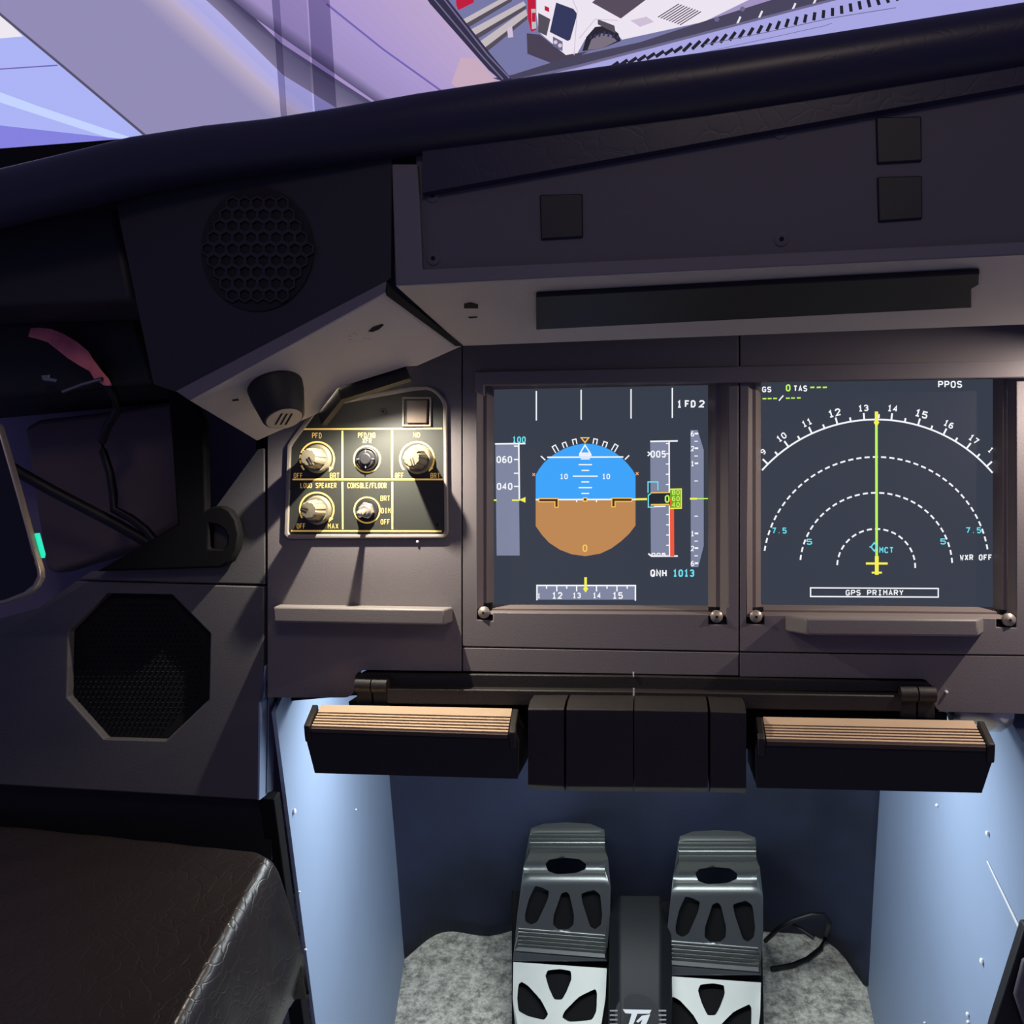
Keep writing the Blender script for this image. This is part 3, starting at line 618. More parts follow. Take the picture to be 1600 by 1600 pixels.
# fascia with a round honeycomb grille
fo = [(612, 246), (611, 434), (603, 440), (274, 612), (240, 600), (176, 292)]
mb = MB(); mb.prism([onF(x, y, -.0006) for x, y in fo], -nF*.006, 'fascia_black'); mb.build('fascia_panel', sh)
mb = MB(); gc = (402, 389); mb.prism([onF(x, y, .0004) for x, y in circ(gc[0], gc[1], 88, 48, ry=97)], nF*.0003, 'grille_back')
px = 19.5
for i in range(-6, 7):
    for j in range(-6, 7):
        x = gc[0]+(i+.5*(j % 2))*px; y = gc[1]+j*px*.92
        if math.hypot((x-gc[0])/88, (y-gc[1])/97) > .90: continue
        ho = circ(x, y, px*.60, 6, 30, 390); hi_ = circ(x, y, px*.45, 6, 30, 390)
        mb.loft([[onF(q, r, .0009) for q, r in ho], [onF(q, r, .0022) for q, r in ho], [onF(q, r, .0022) for q, r in hi_], [onF(q, r, .0009) for q, r in hi_]], 'fascia_black', cap=False, smooth=False)
lab(mb.build('speaker_grille', sh), 'round honeycomb grille')
# black knob under it
kb = onS(430, 604, .0); m2 = onS(441, 640, .0)
ax = nS
mb = MB(); mb.lathe(kb, ax, [(.0185, 0), (.0180, .006), (.0140, .024), (.0128, .0255)], 'black', 48); kn = lab(mb.build('dimmer_knob', sh, angle=30), 'tapered black knob')
mb = MB(); mb.lathe(kb+ax*.0256, ax, [(.0120, 0), (.0118, .0006)], 'bolt', 40)
e = ax.orthogonal().normalized(); e2 = ax.cross(e)
for j in (-.0035, 0, .0035): mb.prism([kb+ax*.0263+e*j+e2*-.007, kb+ax*.0263+e*(j+.0012)+e2*-.007, kb+ax*.0263+e*(j+.0012)+e2*.006, kb+ax*.0263+e*j+e2*.006], ax*.0002, 'black_gap')
lab(mb.build('dial_face', kn), 'pale end disc with dark marks')
mb = MB()
mb.poly([onS(x, y, .0003) for x, y in ((362, 625), (372, 623), (374, 626), (364, 627))], 'black_gap'); lab(mb.build('screw_hole', us), 'dark screw hole'); mb = MB()
mb.poly([onS(x, y, .0003) for x, y in ((575, 518), (583, 511), (598, 506), (600, 508), (592, 515), (582, 519))], 'black_gap')
lab(mb.build('screw_hole', us), 'dark screw hole')
mb = MB()
for i in range(16):
    an = random.uniform(0, 6.28); r = random.uniform(1, 1.0); cx, cy = 560+random.uniform(-14, 20), 525+random.uniform(-6, 7)
    mb.poly([onS(cx+q*random.uniform(2, 5)*math.cos(an+q)-2, cy+random.uniform(.5, 1.6)*math.sin(an+q*2), .0002) for q in (0, 1.2, 2.6)], 'ledge_paint')
lab(mb.build('scuff', us), 'pale scuff marks')
# lamp lip hiding the map light, and added cups that cut the beams
def cup(c, low, parent, name):            # added open-bottomed cup, rim lowered on the panel side to cut the light
    n = 28; r = .0075; ins, outs, ti, to = [], [], [], []
    for k in range(n):
        q = 2*math.pi*k/n; d = UAX*math.cos(q)+WAX*math.sin(q); dn = -VAX*low(q)
        ins.append(c+d*r+dn); outs.append(c+d*(r+.0008)+dn); ti.append(c+d*r+VAX*.008); to.append(c+d*(r+.0008)+VAX*.0088)
    mb = MB(); mb.loft([ti, ins, outs, to], 'black_gap'); return lab(mb.build(name, parent, angle=50), 'small black cup added to cut the lamp beam')
cup(MAPR, lambda q: .0004+.001*max(0, -math.sin(q)), gs, 'added_beam_cup')
cup(MAPL, lambda q: .0004+.0046*max(0, -math.sin(q+.35))**1.0, sh, 'added_beam_cup')
mb = MB()
for s in ([(497, 646), (528, 606), (533, 611), (505, 648)], [(528, 606), (634, 573), (637, 578), (533, 611)]):
    mb.prism([onS(x, y, -.001) for x, y in s], nS*.0098, 'black')
lab(mb.build('lamp_shroud', sh), 'bent black shroud of the map light')

# ================================================================== LEFT SIDE CONSOLE
sc = thing('side_console', P(250, 1240, 0), 'grey side console panel with a big octagonal loudspeaker opening', 'console')
octo = [(168, 927), (268, 929), (328, 990), (326, 1093), (258, 1158), (163, 1155), (105, 1090), (107, 987)]
mb = MB(); mb.plate([(413, 916), (411, 1092), (405, 1098), (403, 1250), (20, 1228), (-160, 1216), (-160, 1010), (60, 950), (118, 908)], [octo], lambda x, y, d: P(x, y)-WAX*d, 'side_paint', .014); mb.build('speaker_panel', sc, .0012)
mb = MB(); mb.pp([(413, 700), (414, 913), (122, 905), (142, 893), (300, 878), (330, 800), (402, 702)], 0, -.012, 'side_paint'); mb.build('upper_panel', sc, .0008)
mb = MB(); mb.prism([P(x, y, -.008) for x, y in circ(217, 1042, 135, 8, 22.5, 382.5)], -WAX*.004, 'black_gap')
for i in range(-13, 14):
    for j in range(-13, 14):
        x, y = 217+i*8+(j % 2)*4, 1042+j*8
        if inside((x, y), circ(217, 1042, 106, 8, 22.5, 382.5)):
            q = [P(x-2.6, y, -.008), P(x, y-2.6, -.008), P(x+2.6, y, -.008), P(x, y+2.6, -.008)]; t = P(x, y, -.0062)
            mb.add(q+[t], [[0, 1, 4], [1, 2, 4], [2, 3, 4], [3, 0, 4]], 'black')
lab(mb.build('speaker_grille', sc), 'black studded loudspeaker mesh')
mb = MB(); q0, q1, q2, q3 = P(404, 1098, 0), P(402.5, 1250, 0), P(411, 1090, 0), P(413, 1040, 0)
mb.prism([q1, q0, q2, q3, q3-WAX*.010, q0-WAX*.022+VAX*.006, q1-WAX*.024], UAX*.0015, 'footwell_paint')
lab(mb.build('end_trim', sc), 'bare pale end face')
mb = MB(); q = [p+UAX*.0016-WAX*.012 for p in (P(406, 1092, 0), P(405, 1180, 0), P(403, 1246, 0))]; q2 = [p+UAX*.0018-WAX*.023 for p in (P(405, 1100, 0), P(405, 1165, 0), P(403, 1248, 0))]
mb.prism(q+q2[::-1], UAX*.0008, 'tape'); lab(mb.build('foil_tape', sc), 'crinkled foil tape')
mb = MB(); mb.pp([(-160, 1214), (20, 1226), (404, 1248), (424, 1250), (424, 1345), (-160, 1310)], -.016, -.03, 'black'); mb.build('lower_panel', sc)
# post beside the footwell
mb = MB(); a = P(404, 1249, -.006); a2 = P(428, 1249, -.006); mb.prism([Vector((a.x, a.y, 0.0)), Vector((a2.x, a2.y, 0.0)), Vector((a2.x, a2.y, a.z)), Vector((a.x, a.y, a.z))], Vector((0, .012, 0)), 'black_matt')
tag(mb.build('support_post', bevel=.001), 'black upright post between the leather cushion and the pale footwell wall', 'post')
# pale plinth below the cushion
mb = MB(); q = P(425, 1560, -.02); mb.prism([Vector((-.8, q.y, 0)), Vector((q.x, q.y, 0)), Vector((q.x, q.y, .34)), Vector((-.8, q.y, .34))], Vector((0, .014, 0)), 'footwell_paint')
tag(mb.build('plinth', bevel=.001), 'pale plinth panel under the leather cushion at lower left', 'panel')

# leather cushion
zc = P(415, 1333, .03).z
tp = [PZ(x, y, zc) for x, y in ((-230, 1268), (0, 1288), (200, 1308), (330, 1322), (400, 1329), (416, 1338), (388, 1386), (352, 1450), (312, 1525), (270, 1602), (200, 1735), (120, 1890))]
right = tp[5:]; left_end = Vector((tp[0].x-.05, right[-1].y, zc))
mb = MB(); rings = []
nA = 26; nB = 40
back = tp[:6]
def along(pl, t):
    L = [0]
    for i in range(1, len(pl)): L.append(L[-1]+(pl[i]-pl[i-1]).length)
    s = t*L[-1]
    for i in range(1, len(pl)):
        if s <= L[i] or i == len(pl)-1:
            u = (s-L[i-1])/(L[i]-L[i-1]); return pl[i-1].lerp(pl[i], u)
for j in range(nB+1):
    e = along(right, j/nB); l = along([tp[0], left_end], j/nB); row = []
    for i in range(nA+1):
        # quick approach to the right edge, then roll over into the side face
        t = i/nA; p = l.lerp(e, 1-(1-t)**1.6)
        if j == 0: p = along(back, 1-(1-t)**1.6)
        elif j < 6:
            q = along(back, 1-(1-t)**1.6); base0 = tp[0].lerp(right[0], 1-(1-t)**1.6); p = p+(q-base0)*(1-j/6)
        sag = -.004*math.sin(3.1*t)*math.sin(3.1*min(1, j/nB*1.3)); p = Vector((p.x, p.y, zc+sag+.0012*math.sin(i*1.7+j*.9)*(1-t))); row.append(p)
    out = Vector((1, .25, 0)).normalized()
    for h, o_ in ((.003, .0035), (.008, .006), (.02, .008), (.045, .0115+.002*math.sin(j*.7)), (.075, .013+.003*math.sin(j*.7+1)), (.09, .017), (.11, .012), (.14, .004), (.145, -.02)):
        row.append(e+out*o_+Vector((0, 0, -h)))
    rings.append(row)
bk = [p+Vector((0, .004, -.006)) for p in rings[0]]; bk2 = [Vector((p.x, p.y+.004, zc-.13)) for p in rings[0]]
rings = [bk2, bk]+rings
mb.loft(rings, 'leather_cushion', cap=False, closed=False); o = mb.build('seat_cushion', angle=75)
md = o.modifiers.new('s', 'SUBSURF'); md.levels = md.render_levels = 1
md = o.modifiers.new('t', 'SOLIDIFY'); md.thickness = .004; md.offset = -1
tag(o, 'wrinkled dark brown leather cushion at lower left', 'cushion')

# ================================================================== LEFT CORNER CLUTTER
mb = MB(); mb.pp([(36, 668), (60, 655), (150, 645), (272, 625), (279, 818), (215, 856), (85, 897), (70, 890)], -.06, -.085, 'pocket')
tag(mb.build('side_pocket', bevel=.006, seg=4), 'dull brownish pocket panel behind the hanging cables at left', 'pocket')
ring = circ(344, 838, 29, 24, -150, 110, ry=49)
bo = [(266, 606), (290, 612), (318, 655), (322, 796)]+[(x, y) for x, y in ring if y >= 788 or True][2:]+[(340, 887), (150, 893), (215, 856), (278, 818)]
mb = MB(); mb.plate([(262, 606), (290, 612), (318, 655), (321, 797), (330, 792), (345, 790), (358, 797), (368, 812), (373, 835), (370, 858), (360, 877), (345, 887), (150, 893), (214, 856), (277, 818)], [[(326, 818), (340, 821), (350, 828), (355, 838), (354, 850), (347, 858), (326, 857)]], lambda x, y, d: P(x, y, .012)-WAX*d, 'black_matt', .010)
tag(mb.build('corner_bracket', bevel=.0015), 'black bracket with a ring shaped eye between pocket and side console', 'bracket')
mb = MB(); mb.tube([P(x, y, w) for x, y, w in ((150, 566, .02), (168, 600, .016), (180, 620, .01), (184, 640, .006), (168, 665, 0), (159, 690, -.004), (161, 705, -.004), (172, 740, -.004), (177, 770, -.004), (178, 796, -.004), (205, 810, -.005), (228, 828, -.006), (242, 845, -.006))], .0034, 'cable', 10)
tag(mb.build('cable', angle=80), 'thin black cable curving down across the brownish pocket', 'cable', 'black cables at the left')
mb = MB(); mb.tube([P(x, y, w) for x, y, w in ((5, 722, .03), (30, 738, .02), (80, 766, .01), (130, 792, .002), (180, 818, -.005), (222, 842, -.009), (250, 858, -.010))], .0046, 'cable', 10)
tag(mb.build('cable', angle=80), 'thick black cable running straight from the phone to the bracket', 'cable', 'black cables at the left')
# pink strap
up_ = [(48, 513), (60, 512), (80, 514), (100, 522), (120, 534), (138, 549), (146, 562), (158, 578), (170, 592), (174, 600)]
lo_ = [(44, 526), (60, 530), (75, 535), (90, 547), (105, 559), (122, 570), (140, 580), (147, 592), (162, 602), (170, 603)]
mb = MB(); a = [P(x, y, .03) for x, y in up_]; b = [P((x+x2)/2, (y+y2)/2, .0315) for (x, y), (x2, y2) in zip(up_, lo_)]; c = [P(x, y, .03) for x, y in lo_]; d = [p-WAX*.003 for p in b]
mb.loft([list(r) for r in zip(a, b, c, d)], 'pink'); tag(mb.build('strap', angle=60), 'pink rubbery strap curving over the dark left ledge', 'strap')
mb = MB(); mb.pp([(64, 586), (78, 585), (77, 590), (89, 592), (87, 597), (66, 594)], .03, .026, 'steel'); tag(mb.build('metal_clip', bevel=.0004), 'small bright metal clip below the pink strap', 'clip')
mb = MB(); mb.tube([P(98, 612, .03), P(130, 600, .03), P(160, 592, .033)], .0016, 'steel', 8); tag(mb.build('metal_pin', angle=80), 'thin metal rod pointing at the end of the pink strap', 'rod')
mb = MB(); mb.pp([(-200, 300), (174, 292), (206, 470), (-200, 485)], .085, .022, 'fascia_black')
tag(mb.build('window_ledge', bevel=.004), 'black block under the far left end of the glareshield roll', 'ledge')
mb = MB(); mb.pp([(-200, 500), (210, 486), (226, 545), (236, 600), (-200, 640)], .015, -.09, 'black')
tag(mb.build('ledge_shelf', bevel=.004), 'dark shelf behind the pink strap at left', 'shelf')
# phone
ph = thing('smartphone', P(-40, 900, .20), 'dark smartphone with pale metal rim and green side light at the left edge', 'phone')
pho = [(-170, 660), (-20, 652), (-4, 664), (4, 690), (30, 780), (52, 860), (61, 890), (62, 903), (55, 918), (40, 930), (10, 942), (-40, 953), (-200, 975)]
mb = MB(); mb.pp(pho, .20, .194, 'phone_rim'); mb.build('body', ph, .0012, 3)
ctr = (-60, 800); sc_ = [(ctr[0]+(x-ctr[0])*.962, ctr[1]+(y-ctr[1])*.962) for x, y in pho]
mb = MB(); mb.pp(sc_, .2006, .1985, 'phone_glass'); lab(mb.build('screen', ph), 'black glass')
mb = MB(); mb.pp([(52, 834), (57, 833), (66, 866), (65, 872), (60, 872)], .195, .192, 'green_led'); lab(mb.build('indicator_light', ph), 'glowing green strip')

# ================================================================== TRAY TABLE AND FOOTRESTS
tt = thing('tray_table', P(1000, 1240, .04), 'black folded tray table under the displays between two footrests', 'tray table')
mb = MB(); mb.pp([(562, 1052), (990, 1056), (1452, 1066), (1452, 1082), (600, 1077), (562, 1062)], .004, -.02, 'soft_black'); mb.build('upper_rail', tt, .0008)
mb = MB(); mb.pp([(604, 1076), (990, 1080), (1410, 1087), (1410, 1112), (604, 1100)], .014, -.02, 'soft_black'); mb.build('lower_rail', tt, .001)
for q in ([(557, 1060), (581, 1060), (581, 1082), (557, 1080)], [(583, 1060), (606, 1060), (606, 1083), (583, 1082)], [(1406, 1077), (1432, 1077), (1432, 1092), (1408, 1092)], [(1434, 1077), (1461, 1077), (1461, 1093), (1434, 1092)]):
    cx = (q[0][0]+q[1][0])/2; mb = MB(); A_ = P(q[0][0], (q[0][1]+q[3][1])/2, .012); B_ = P(q[1][0], (q[1][1]+q[2][1])/2, .012)
    mb.tube([A_, B_], .0055, 'soft_black', 20); mb.pp([(q[0][0], q[0][1]+10), (q[1][0], q[0][1]+10), (q[1][0], q[0][1]+46), (q[0][0], q[0][1]+44)], .010, -.015, 'soft_black'); mb.build('hinge', tt, .0005)
mb = MB(); mb.pp([(545, 1096), (1480, 1114), (1480, 1150), (1168, 1170), (826, 1162), (545, 1140)], -.012, -.03, 'black'); lab(mb.build('support_rail', tt), 'dark rail behind')
for q in ([(825, 1108), (881, 1108), (881, 1229), (825, 1226)], [(885, 1108), (989, 1109), (989, 1230), (885, 1229)], [(991, 1109), (1106, 1111), (1106, 1231), (991, 1230)], [(1110, 1111), (1166, 1113), (1166, 1232), (1110, 1231)]):
    mb = MB(); f = [P(x, y, .046) for x, y in q]; d = VAX*.0035-WAX*.012; b_ = [p-WAX*.060 for p in f]
    tl, tr, br, bl = f
    rings = [[tl, tl+d, tl-WAX*.06+VAX*.0035, bl-WAX*.06, bl-WAX*.010-VAX*.006, bl], [tr, tr+d, tr-WAX*.06+VAX*.0035, br-WAX*.06, br-WAX*.010-VAX*.006, br]]
    mb.loft(rings, 'soft_black', smooth=False); mb.build('table_leaf', tt, .0008)
mb = MB()
for q in ([(988.5, 1050), (991, 1050), (990.5, 1058), (989, 1058)], [(989, 1075), (991.5, 1076), (991, 1108), (988.5, 1108)]): mb.pp(q, .0152 if q[0][1] > 1060 else .005, .0145 if q[0][1] > 1060 else .0042, 'white_chip')
lab(mb.build('crack', tt), 'pale hairline joint')
def footrest(name_label, front, pad, wp, wf):
    t = thing('footrest', P(sum(p[0] for p in front)/len(front), max(p[1] for p in front), wf), name_label, 'footrest', 'footrests under the panel')
    mb = MB(); tb = [P(pad[0][0]-3, pad[0][1]+4, .014), P(pad[1][0]+3, pad[1][1]+4, .014)]
    mb.loft([[P(x, y, wf) for x, y in front], tb+[P(x, y, wf)-WAX*(wf+.014) for x, y in front[2:]]], 'black', smooth=False); mb.build('body', t, .0012)
    (a, b, c, d) = [P(x, y, w) for (x, y), w in zip(pad, wp)]       # back-left, back-right, front-right, front-left
    n = (b-a).cross(d-a).normalized(); n = n if n.dot(CAM-a) > 0 else -n
    mb = MB(); segs = [0, .34]+[.34+.66*k/11 for k in range(1, 12)]
    for k in range(12):
        s0, s1 = segs[k], segs[k+1]; g = k % 2 == 1; h = -.0012 if g else 0
        q = [a.lerp(d, s0), b.lerp(c, s0), b.lerp(c, s1), a.lerp(d, s1)]
        mb.prism([p+n*h for p in q], -n*(.004+h), 'pad_groove' if g else 'pad_beige')
    lab(mb.build('tread_pad', t), 'ribbed beige tread pad')
    for p, q, o in ((a, d, -UAX), (b, c, UAX)):
        mb = MB(); pr = [p+n*.001+WAX*.004, p.lerp(q, .35)+n*.0022, q+n*.001, q-n*.012, p-n*.008+WAX*.004]
        mb.prism([v+o*.0008 for v in pr], o*.0048, 'soft_black'); mb.build('end_cap', t, .001)
footrest('left black footrest with a ribbed beige pad, beside the pale left footwell wall', [(480, 1139), (807, 1150), (810, 1160), (809, 1217), (492, 1208), (479, 1158)], [(502, 1101), (800, 1107), (793, 1146), (486, 1136)], (.016, .016, .053, .053), .050)
footrest('right black footrest with a ribbed beige pad, under the compass arc display', [(1183, 1158), (1551, 1168), (1553, 1182), (1534, 1239), (1182, 1231), (1181, 1170)], [(1192, 1120), (1521, 1126), (1541, 1165), (1198, 1156)], (.016, .016, .053, .053), .050)
mb = MB(); c = P(1536, 1108, -.022); mb.lathe(c, UAX, [(.004, -.024), (.010, -.022), (.011, -.004), (.0155, .002), (.0155, .010), (.011, .017), (.002, .019)], 'chrome', 28)
tag(mb.build('chrome_fitting', angle=40), 'shiny chrome fitting half hidden above the right footrest', 'fitting')

# ================================================================== RUDDER PEDALS
rp = thing('rudder_pedals', PZ(1000, 1560, 0), 'black rudder pedal set with two cut-out aluminium pedals on the grey carpet', 'pedals')
cxL = 880
def yz(row, z): d = ray(cxL, row); return CAM.y+d.y*((CAM.z-z)/(-d.z))
prof = [(1640, yz(1640, .030)), (1506, yz(1506, .082)), (1494, yz(1494, .090)), (1460, yz(1460, .108)), (1390, yz(1390, .160)), (1374, yz(1374, .173)), (1352, yz(1352, .187)+.010), (1335, yz(1335, .201)+.004), (1328, yz(1328, .205)), (1290, yz(1290, .226)), (1275, yz(1275, .230))]
def dep(row, rib=True):
    for (r0, y0), (r1, y1) in zip(prof, prof[1:]):
        if r0 >= row >= r1: y = y0+(y1-y0)*(row-r0)/(r1-r0); break
    else: y = prof[0][1] if row > prof[0][0] else prof[-1][1]
    return y
def dsm(row):
    y = sum(dep(row+k) for k in (-12, -8, -4, 0, 4, 8, 12))/7 if row < 1484 else dep(row)
    if 1302 < row < 1332: y -= .0011*math.sin((row-1302)*2*math.pi/6.4)
    if 1456 < row < 1484: y -= .0010*math.sin((row-1456)*2*math.pi/6.4)
    if 1484 <= row < 1492: y -= .003
    return y
upo = [(801, 1502), (803, 1485), (808, 1430), (814, 1385), (818, 1355), (826, 1310), (830, 1294), (850, 1287), (885, 1285), (922, 1287), (944, 1296), (950, 1340), (954, 1385), (953, 1440), (949, 1480), (949, 1502)]
uph = [[(852, 1350), (858, 1343), (880, 1340), (905, 1342), (916, 1350), (915, 1358), (900, 1364), (870, 1366), (856, 1361)],
       [(836, 1384), (845, 1386), (858, 1392), (856, 1405), (840, 1440), (830, 1445), (821, 1440), (820, 1430), (826, 1405)],
       [(877, 1396), (885, 1393), (890, 1398), (897, 1430), (896, 1445), (888, 1452), (872, 1452), (864, 1445), (865, 1430), (874, 1405)],
       [(908, 1396), (928, 1390), (938, 1398), (941, 1430), (939, 1445), (930, 1452), (922, 1448), (910, 1410)]]
heo = [(802, 1503), (948, 1513), (946, 1560), (938, 1610), (930, 1640), (808, 1640), (801, 1560)]
heh = [[(856, 1516), (875, 1514), (892, 1517), (893, 1530), (885, 1550), (878, 1562), (866, 1562), (858, 1545), (852, 1525)],
       [(810, 1538), (815, 1534), (825, 1540), (845, 1562), (857, 1585), (850, 1594), (825, 1588), (810, 1580), (808, 1560)],
       [(930, 1545), (933, 1551), (932, 1580), (925, 1594), (890, 1597), (878, 1590), (882, 1580), (905, 1557)]]
def SL(x, y): return (x-875)*.08 if y > 1440 else (x-875)*.08*max(0, (y-1380))/60 if y > 1380 else 0
def unsl(pl): return [(x, y-SL(x, y-SL(x, y))) for x, y in pl]
def soft(pl):                              # rounded copy of an outline
    out = []
    for i, p in enumerate(pl):
        a, b = pl[i-1], pl[(i+1) % len(pl)]
        out += [(p[0]*.72+a[0]*.28, p[1]*.72+a[1]*.28), (p[0]*.92+(a[0]+b[0])*.04, p[1]*.92+(a[1]+b[1])*.04), (p[0]*.72+b[0]*.28, p[1]*.72+b[1]*.28)]
    return out
upo, heo = unsl(upo), unsl(heo); uph = [unsl(soft(h)) for h in uph]; heh = [unsl(soft(h)) for h in heh]
def pedal(mapf, shift, label):
    def fn(x, row, d):
        X, Y_ = mapf(x, row+SL(x, row))
        p = hit(X, Y_, Vector((0, dsm(row)-shift, 0)), Vector((0, 1, 0)))
        return p+Vector((0, d*.75, -d*.66))
    pd = bpy.data.objects.new('pedal', None); COL.objects.link(pd); pd.parent = rp; pd.empty_display_size = .02
    base = fn(875, 1600, 0); base.z = 0; pd.location = base-rp.location; pd['label'] = label
    mb = MB(); mb.plate(upo, uph, fn, 'pedal_grey', .004, 1.28, 9); mb.build('toe_plate', pd, angle=50)
    mb = MB(); mb.plate(heo, heh, fn, 'pedal_light', .004, 8, 9); mb.build('heel_plate', pd, angle=50)
    # black carrier under the plates
    m2 = MB(); L_ = [fn(797, y, .013) for y in (1636, 1508, 1440, 1392)]; R_ = [fn(953, y, .013) for y in (1636, 1508, 1440, 1392)]
    m2.loft([[l, r, r+Vector((0, .03, -.028)), l+Vector((0, .03, -.028))] for l, r in zip(L_, R_)], 'black_matt', smooth=False); m2.build('carrier', pd, .002)
pedal(lambda x, y: (x, y), 0, 'left aluminium pedal')
pedal(lambda x, y: (1119+(x-885)*1.03+(y-1285)*.022, 1297+(y-1285)*1.045), .012, 'right aluminium pedal, set slightly nearer')
# centre housing with badge
mb = MB(); rows = [(1640, .06), (1520, .115), (1440, .140), (1398, .150)]
f = []
for r, z in rows:
    l = PZ(952, r, z); rr_ = PZ(1049, r, z); l2 = PZ(968, r, z+.004); r2 = PZ(1032, r, z+.004)
    f.append([Vector((l.x-.004, l.y, 0.0)), Vector((l.x, l.y, z-.012)), l2, r2, Vector((rr_.x, rr_.y, z-.012)), Vector((rr_.x+.004, rr_.y, 0.0))])
f.append([Vector((p.x, p.y+.03, p.z*.4)) for p in f[-1]])
mb.loft(f, 'base_black', smooth=False); bu = mb.build('base_unit', rp, .002)
n0 = PZ(1000, 1640, .064); n1 = PZ(1000, 1520, .119); tdir = (n1-n0).normalized(); nn = Vector((1, 0, 0)).cross(tdir); nn = nn if nn.z > 0 else -nn
def onB(px, py, o=0.0): return hit(px, py, n0+nn*o, nn)
mb = MB(); mb.lathe(onB(997, 1590, .0003), nn, [(.0275, 0), (.0275, .0008), (.025, .0010)], 'black', 40)
bd = lab(mb.build('badge', bu), 'round black badge')
mb = MB()
for q in ([(973, 1577), (1018, 1578), (1015, 1584), (996, 1584), (989, 1602), (982, 1602), (987, 1584), (977, 1583)], [(1003, 1587), (1016, 1585), (1009, 1602), (1000, 1602), (1004, 1593), (997, 1598), (994, 1596)]):
    mb.prism([onB(x, y, .0013) for x, y in q], nn*.0006, 'logo_white')
lab(mb.build('emblem', bd), 'white slanted emblem')
for s in (-1, 1):
    mb = MB()
    for y in (1578, 1585, 1592, 1599):
        x = 997+s*38; mb.prism([onB(x-6, y, .0003), onB(x+6, y, .0003), onB(x+6, y+2.5, .0003), onB(x-6, y+2.5, .0003)], nn*.001, 'steel')
    lab(mb.build('vent_mark', bu), 'short ribs beside the badge')
mb = MB(); yb = YB-.045
mb.tube([PZ(1196, 1470, .012), PY(1215, 1452, yb), PY(1240, 1437, yb), PY(1268, 1429, yb), PY(1288, 1430, yb), PY(1296, 1441, yb), PZ(1291, 1462, .012), PZ(1282, 1482, .006), PZ(1262, 1498, .005), PZ(1238, 1508, .005), PZ(1205, 1514, .006)], .0032, 'cable', 10)
mb.tube([PY(1238, 1445, yb+.01), PY(1256, 1455, yb+.006), PY(1272, 1466, yb)], .0028, 'cable', 8)
tag(mb.build('pedal_cable', angle=80), 'looped black cable on the carpet beside the right pedal', 'cable')
# dark pedestal edge lower right
pe = thing('pedestal', PZ(1640, 1640, 0), 'dark pedestal corner with grey facet at the lower right edge', 'pedestal')
mb = MB(); mb.pp([(1602, 1446), (1760, 1440), (1760, 1760), (1520, 1760), (1552, 1604)], .02, .010, 'black'); mb.build('body', pe, .001)
mb = MB(); mb.pp([(1600, 1500), (1740, 1490), (1740, 1700), (1606, 1620), (1586, 1556)], .026, .0205, 'dark_paint'); lab(mb.build('facet', pe, .002), 'grey bevelled plate')

# ================================================================== OUTSIDE-VIEW SCREEN
SW = -.42
ex = thing('exterior_view_screen', P(500, 230, SW), 'big bright screen above the glareshield showing an aircraft window frame and white tow tractor', 'screen')
def col(name, c, k=1.0): glow('v_'+name, c, k); return 'v_'+name
mb = MB(); K = Ink(mb, SW, 6e-5)
c_ = {n: col(n, c) for n, c in dict(base=(160,146,192), ice=(172,180,246), ice2=(196,212,255), ice3=(132,130,222), white=(238,232,240), post=(146,140,182), posthi=(176,172,226), postlt=(190,172,190), edge=(86,82,104), band=(100,94,128), frame=(166,146,200),
     frame2=(176,156,206), bline=(112,100,178), pinkish=(200,170,190), seal=(52,48,72), seal2=(112,104,140), apron=(120,120,166), red=(190,30,60), plank=(196,186,190), plank2=(84,78,90), truck=(236,228,240), truck2=(206,190,214), bumper=(74,66,84), win=(52,56,92), tire=(40,38,50),
     hub=(122,112,128), glass=(86,76,92), sill=(72,68,92), sill2=(108,104,140), vent=(168,166,226), slot=(34,32,42), lampw=(210,200,215)).items()}
f = K.fill
def grad(pa, pb, ca, cb, n=9):                    # soft tone change of the pictured window post, from polyline pa to pb
    for i in range(n):
        t0, t1 = i/n, (i+1)/n; nm = 'v_g%d' % len(MATS); glow(nm, tuple(a+(b-a)*(i+.5)/n for a, b in zip(ca, cb)))
        L0 = [(x+(u-x)*t0, y+(v-y)*t0) for (x, y), (u, v) in zip(pa, pb)]; L1 = [(x+(u-x)*t1, y+(v-y)*t1) for (x, y), (u, v) in zip(pa, pb)]
        f(L0+L1[::-1], nm)
f([(-260, -120), (1760, -140), (1760, 120), (800, 190), (-260, 262)], c_['base'])
f([(-260, -40), (0, 22), (232, 216), (-260, 258)], c_['ice']); f([(-260, -40), (0, 22), (36, 57), (0, 60), (-260, 70)], c_['white'])
f([(-260, 90), (0, 144), (60, 166), (205, 215), (175, 217), (0, 160), (-260, 110)], c_['ice2']); f([(-260, 165), (0, 196), (190, 217), (0, 236), (-260, 258)], c_['ice3']); K.line([(-260, 100), (0, 108), (90, 102)], 2, c_['bline'])
f([(-160, -120), (0, 20), (234, 220), (620, 200), (440, 118), (300, -20), (220, -120)], c_['post']); K.line([(-120, -90), (0, 22), (100, 105), (232, 216)], 4, c_['edge'])
e0 = [(150, -60), (290, 70), (400, 168), (470, 225)]; e1 = [(222, -40), (318, 48), (436, 156), (505, 205)]; e2 = [(262, -30), (330, 32), (444, 138), (530, 200)]; e3 = [(300, -20), (346, 22), (442, 117), (560, 190)]
e4 = [(330, -20), (385, 32), (470, 96), (600, 182)]; e5 = [(352, -10), (395, 26), (478, 84), (612, 172)]
grad(e0, e1, (146,140,182), (186,172,196)); grad(e1, e2, (188,174,206), (176,174,230)); grad(e2, e3, (172,170,226), (178,174,232))
grad(e3, e4, (128,120,150), (98,92,124)); grad(e4, e5, (92,86,118), (64,60,90))
